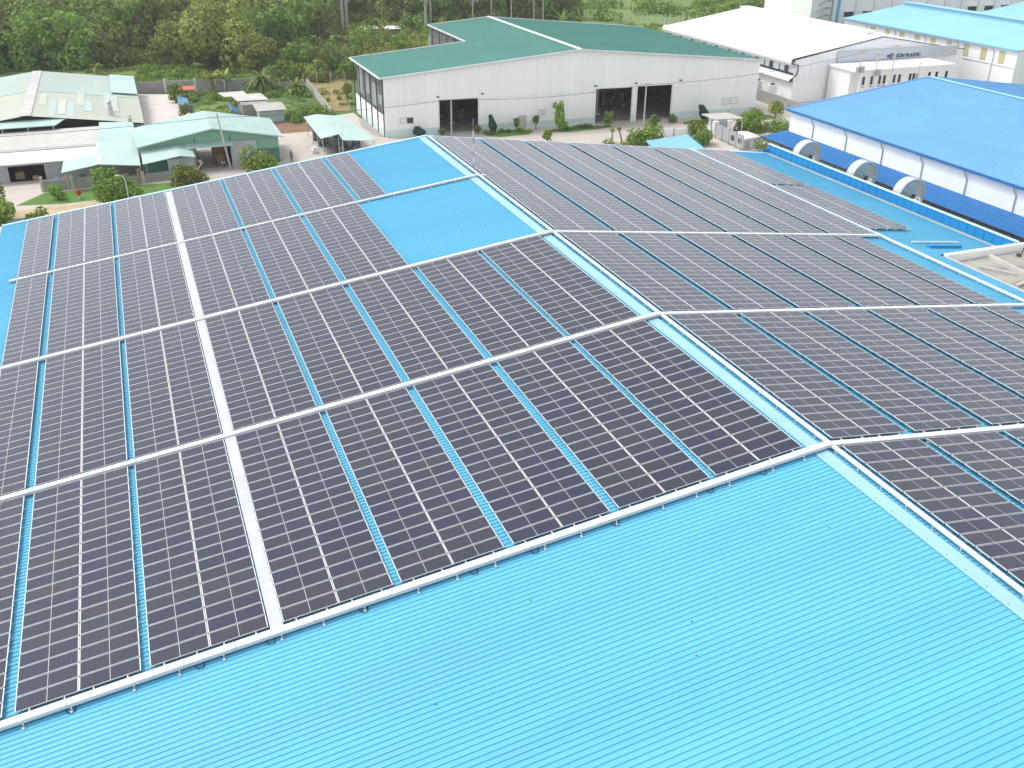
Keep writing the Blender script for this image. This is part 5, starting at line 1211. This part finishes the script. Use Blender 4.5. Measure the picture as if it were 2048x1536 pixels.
# ------------------------------------------------------------------ people
def person(loc, rotz, pose, top, bottom, label, h=1.62):
    k = h/1.7
    e_ = empty('person', (loc[0], loc[1], .02), label, 'person', rot=(0, 0, rotz))
    if pose == 'stand':
        J = dict(pel=(0, 0, .93), wai=(0, 0, 1.10), che=(0, -.01, 1.30), nec=(0, -.01, 1.46), hea=(0, -.03, 1.58), top=(0, -.01, 1.68),
                 shL=(.17, 0, 1.40), elL=(.24, .02, 1.12), wrL=(.25, -.06, .88), shR=(-.17, 0, 1.40), elR=(-.26, .02, 1.13), wrR=(-.20, -.20, 1.02),
                 hiL=(.09, 0, .88), knL=(.10, -.02, .49), anL=(.11, .02, .08), toL=(.12, -.14, .04), hiR=(-.09, 0, .88), knR=(-.10, -.03, .49), anR=(-.12, .02, .08), toR=(-.13, -.14, .04))
    else:
        J = dict(pel=(0, .12, .60), wai=(0, .02, .74), che=(0, -.16, .90), nec=(0, -.30, 1.0), hea=(0, -.40, 1.04), top=(0, -.48, 1.08),
                 shL=(.17, -.22, .93), elL=(.22, -.36, .70), wrL=(.14, -.52, .55), shR=(-.17, -.22, .93), elR=(-.22, -.36, .70), wrR=(-.14, -.52, .52),
                 hiL=(.10, .12, .56), knL=(.17, -.22, .46), anL=(.15, .02, .08), toL=(.17, -.15, .04), hiR=(-.10, .12, .56), knR=(-.17, -.22, .46), anR=(-.15, .02, .08), toR=(-.17, -.15, .04))
    rad = dict(pel=.125, wai=.115, che=.135, nec=.055, hea=.092, top=.075, shL=.062, elL=.042, wrL=.028, shR=.062, elR=.042, wrR=.028, hiL=.085, knL=.058, anL=.038, toL=.032, hiR=.085, knR=.058, anR=.038, toR=.032)
    E_ = [('pel', 'wai'), ('wai', 'che'), ('che', 'nec'), ('nec', 'hea'), ('hea', 'top')]
    for s_ in 'LR': E_ += [('che', 'sh'+s_), ('sh'+s_, 'el'+s_), ('el'+s_, 'wr'+s_), ('pel', 'hi'+s_), ('hi'+s_, 'kn'+s_), ('kn'+s_, 'an'+s_), ('an'+s_, 'to'+s_)]
    for s_ in 'LR':
        w3 = Vector(J['wr'+s_]); d = (w3-Vector(J['el'+s_])).normalized(); sg = 1 if s_ == 'L' else -1
        J['pa'+s_] = tuple(w3+d*.07); rad['pa'+s_] = .030; E_.append(('wr'+s_, 'pa'+s_))
        side = Vector((0, -1, 0))
        for fi, (off, ln) in enumerate(((-.030, .075), (-.010, .085), (.010, .08), (.030, .062))):
            a_ = Vector(J['pa'+s_])+side*off+d*.02; nm = f'f{fi}{s_}'; J[nm] = tuple(a_+d*ln*.5); rad[nm] = .009; E_.append(('pa'+s_, nm))
            nm2 = nm+'t'; J[nm2] = tuple(a_+d*ln-Vector((sg*.015, 0, 0))); rad[nm2] = .008; E_.append((nm, nm2))
        J['th'+s_] = tuple(w3+d*.05+side*.055); rad['th'+s_] = .010; E_.append(('wr'+s_, 'th'+s_))
    J['nose'] = tuple(Vector(J['hea'])+Vector((0, -.115, -.01))); rad['nose'] = .014; E_.append(('hea', 'nose'))
    def skin(keys, edges, inflate, name, m_, root):
        ks = list(keys); me = bpy.data.meshes.new(name); me.from_pydata([tuple(Vector(J[a])*k) for a in ks], [(ks.index(a), ks.index(b_)) for a, b_ in edges], [])
        o = bpy.data.objects.new(name, me); scn.collection.objects.link(o)
        md = o.modifiers.new('s', 'SKIN'); 
        for i, a in enumerate(ks):
            r_ = rad[a]*k+inflate; me.skin_vertices[0].data[i].radius = (r_, r_*(.78 if a in ('pel', 'wai', 'che') else 1)); me.skin_vertices[0].data[i].use_root = (a == root)
        o.modifiers.new('u', 'SUBSURF').levels = 1; o.modifiers['u'].render_levels = 1
        bpy.context.view_layer.update()
        m2 = bpy.data.meshes.new_from_object(o.evaluated_get(bpy.context.evaluated_depsgraph_get())); bpy.data.objects.remove(o)
        m2.materials.clear(); m2.materials.append(m_); m2.polygons.foreach_set('use_smooth', [True]*len(m2.polygons))
        o = bpy.data.objects.new(name, m2); scn.collection.objects.link(o); o.parent = e_; return o
    skin(J.keys(), E_, 0, 'body', M['skin'], 'pel')
    tk = ['pel', 'wai', 'che', 'shL', 'shR', 'elL', 'elR']; skin(tk, [e for e in E_ if e[0] in tk and e[1] in tk], .014, 'shirt', M[top], 'wai')
    tk = ['pel', 'hiL', 'hiR', 'knL', 'knR', 'anL', 'anR']; skin(tk, [e for e in E_ if e[0] in tk and e[1] in tk], .013, 'trousers', M[bottom], 'pel')
    hd = Vector(J['hea'])*k; q = crown_mb([(hd.x, hd.y+.02, hd.z+.055, .095, .10, .085)], 160, .035, 1); q.build('hair', M['hair'], None)
    o = bpy.data.objects['hair'] if 'hair' in bpy.data.objects else None
    hs_ = [ob for ob in bpy.data.objects if ob.name.startswith('hair') and ob.parent is None]
    for ob in hs_: ob.parent = e_
    return e_
person((-7.1, 103.7), R_(150), 'stand', 'shirt_r', 'trouser', 'person in dusty pink top and brown trousers standing alone on the paved yard')
person((-19.1, 103.9), R_(200), 'stand', 'shirt_w', 'jeans', 'person in white shirt and blue jeans standing at the workshop door')
person((-16.2, 104.0), R_(20), 'crouch', 'shirt_w', 'trouser', 'person in white shirt crouching in the open workshop doorway')
person((63.6, 106.0), R_(10), 'stand', 'maroon' if False else 'shirt_r', 'shirt_w', 'person in reddish top and white trousers behind the gatehouse roof')
for o in bpy.data.objects:
    if '_w' in o: del o['_w']

# ------------------------------------------------------------------ light haze in the air
hz = bpy.data.materials.new('haze'); hz.use_nodes = True; n = hz.node_tree.nodes; n.clear()
vo = n.new('ShaderNodeVolumePrincipled'); vo.inputs['Density'].default_value = .00025; vo.inputs['Color'].default_value = (.93, .95, 1, 1); vo.inputs['Anisotropy'].default_value = .2
ou = n.new('ShaderNodeOutputMaterial'); hz.node_tree.links.new(vo.outputs[0], ou.inputs['Volume'])
tag(MB().box(-520, 720, -320, 920, -1.2, 40).build('haze', hz, loc=(0, 0, 0)), kind='stuff')
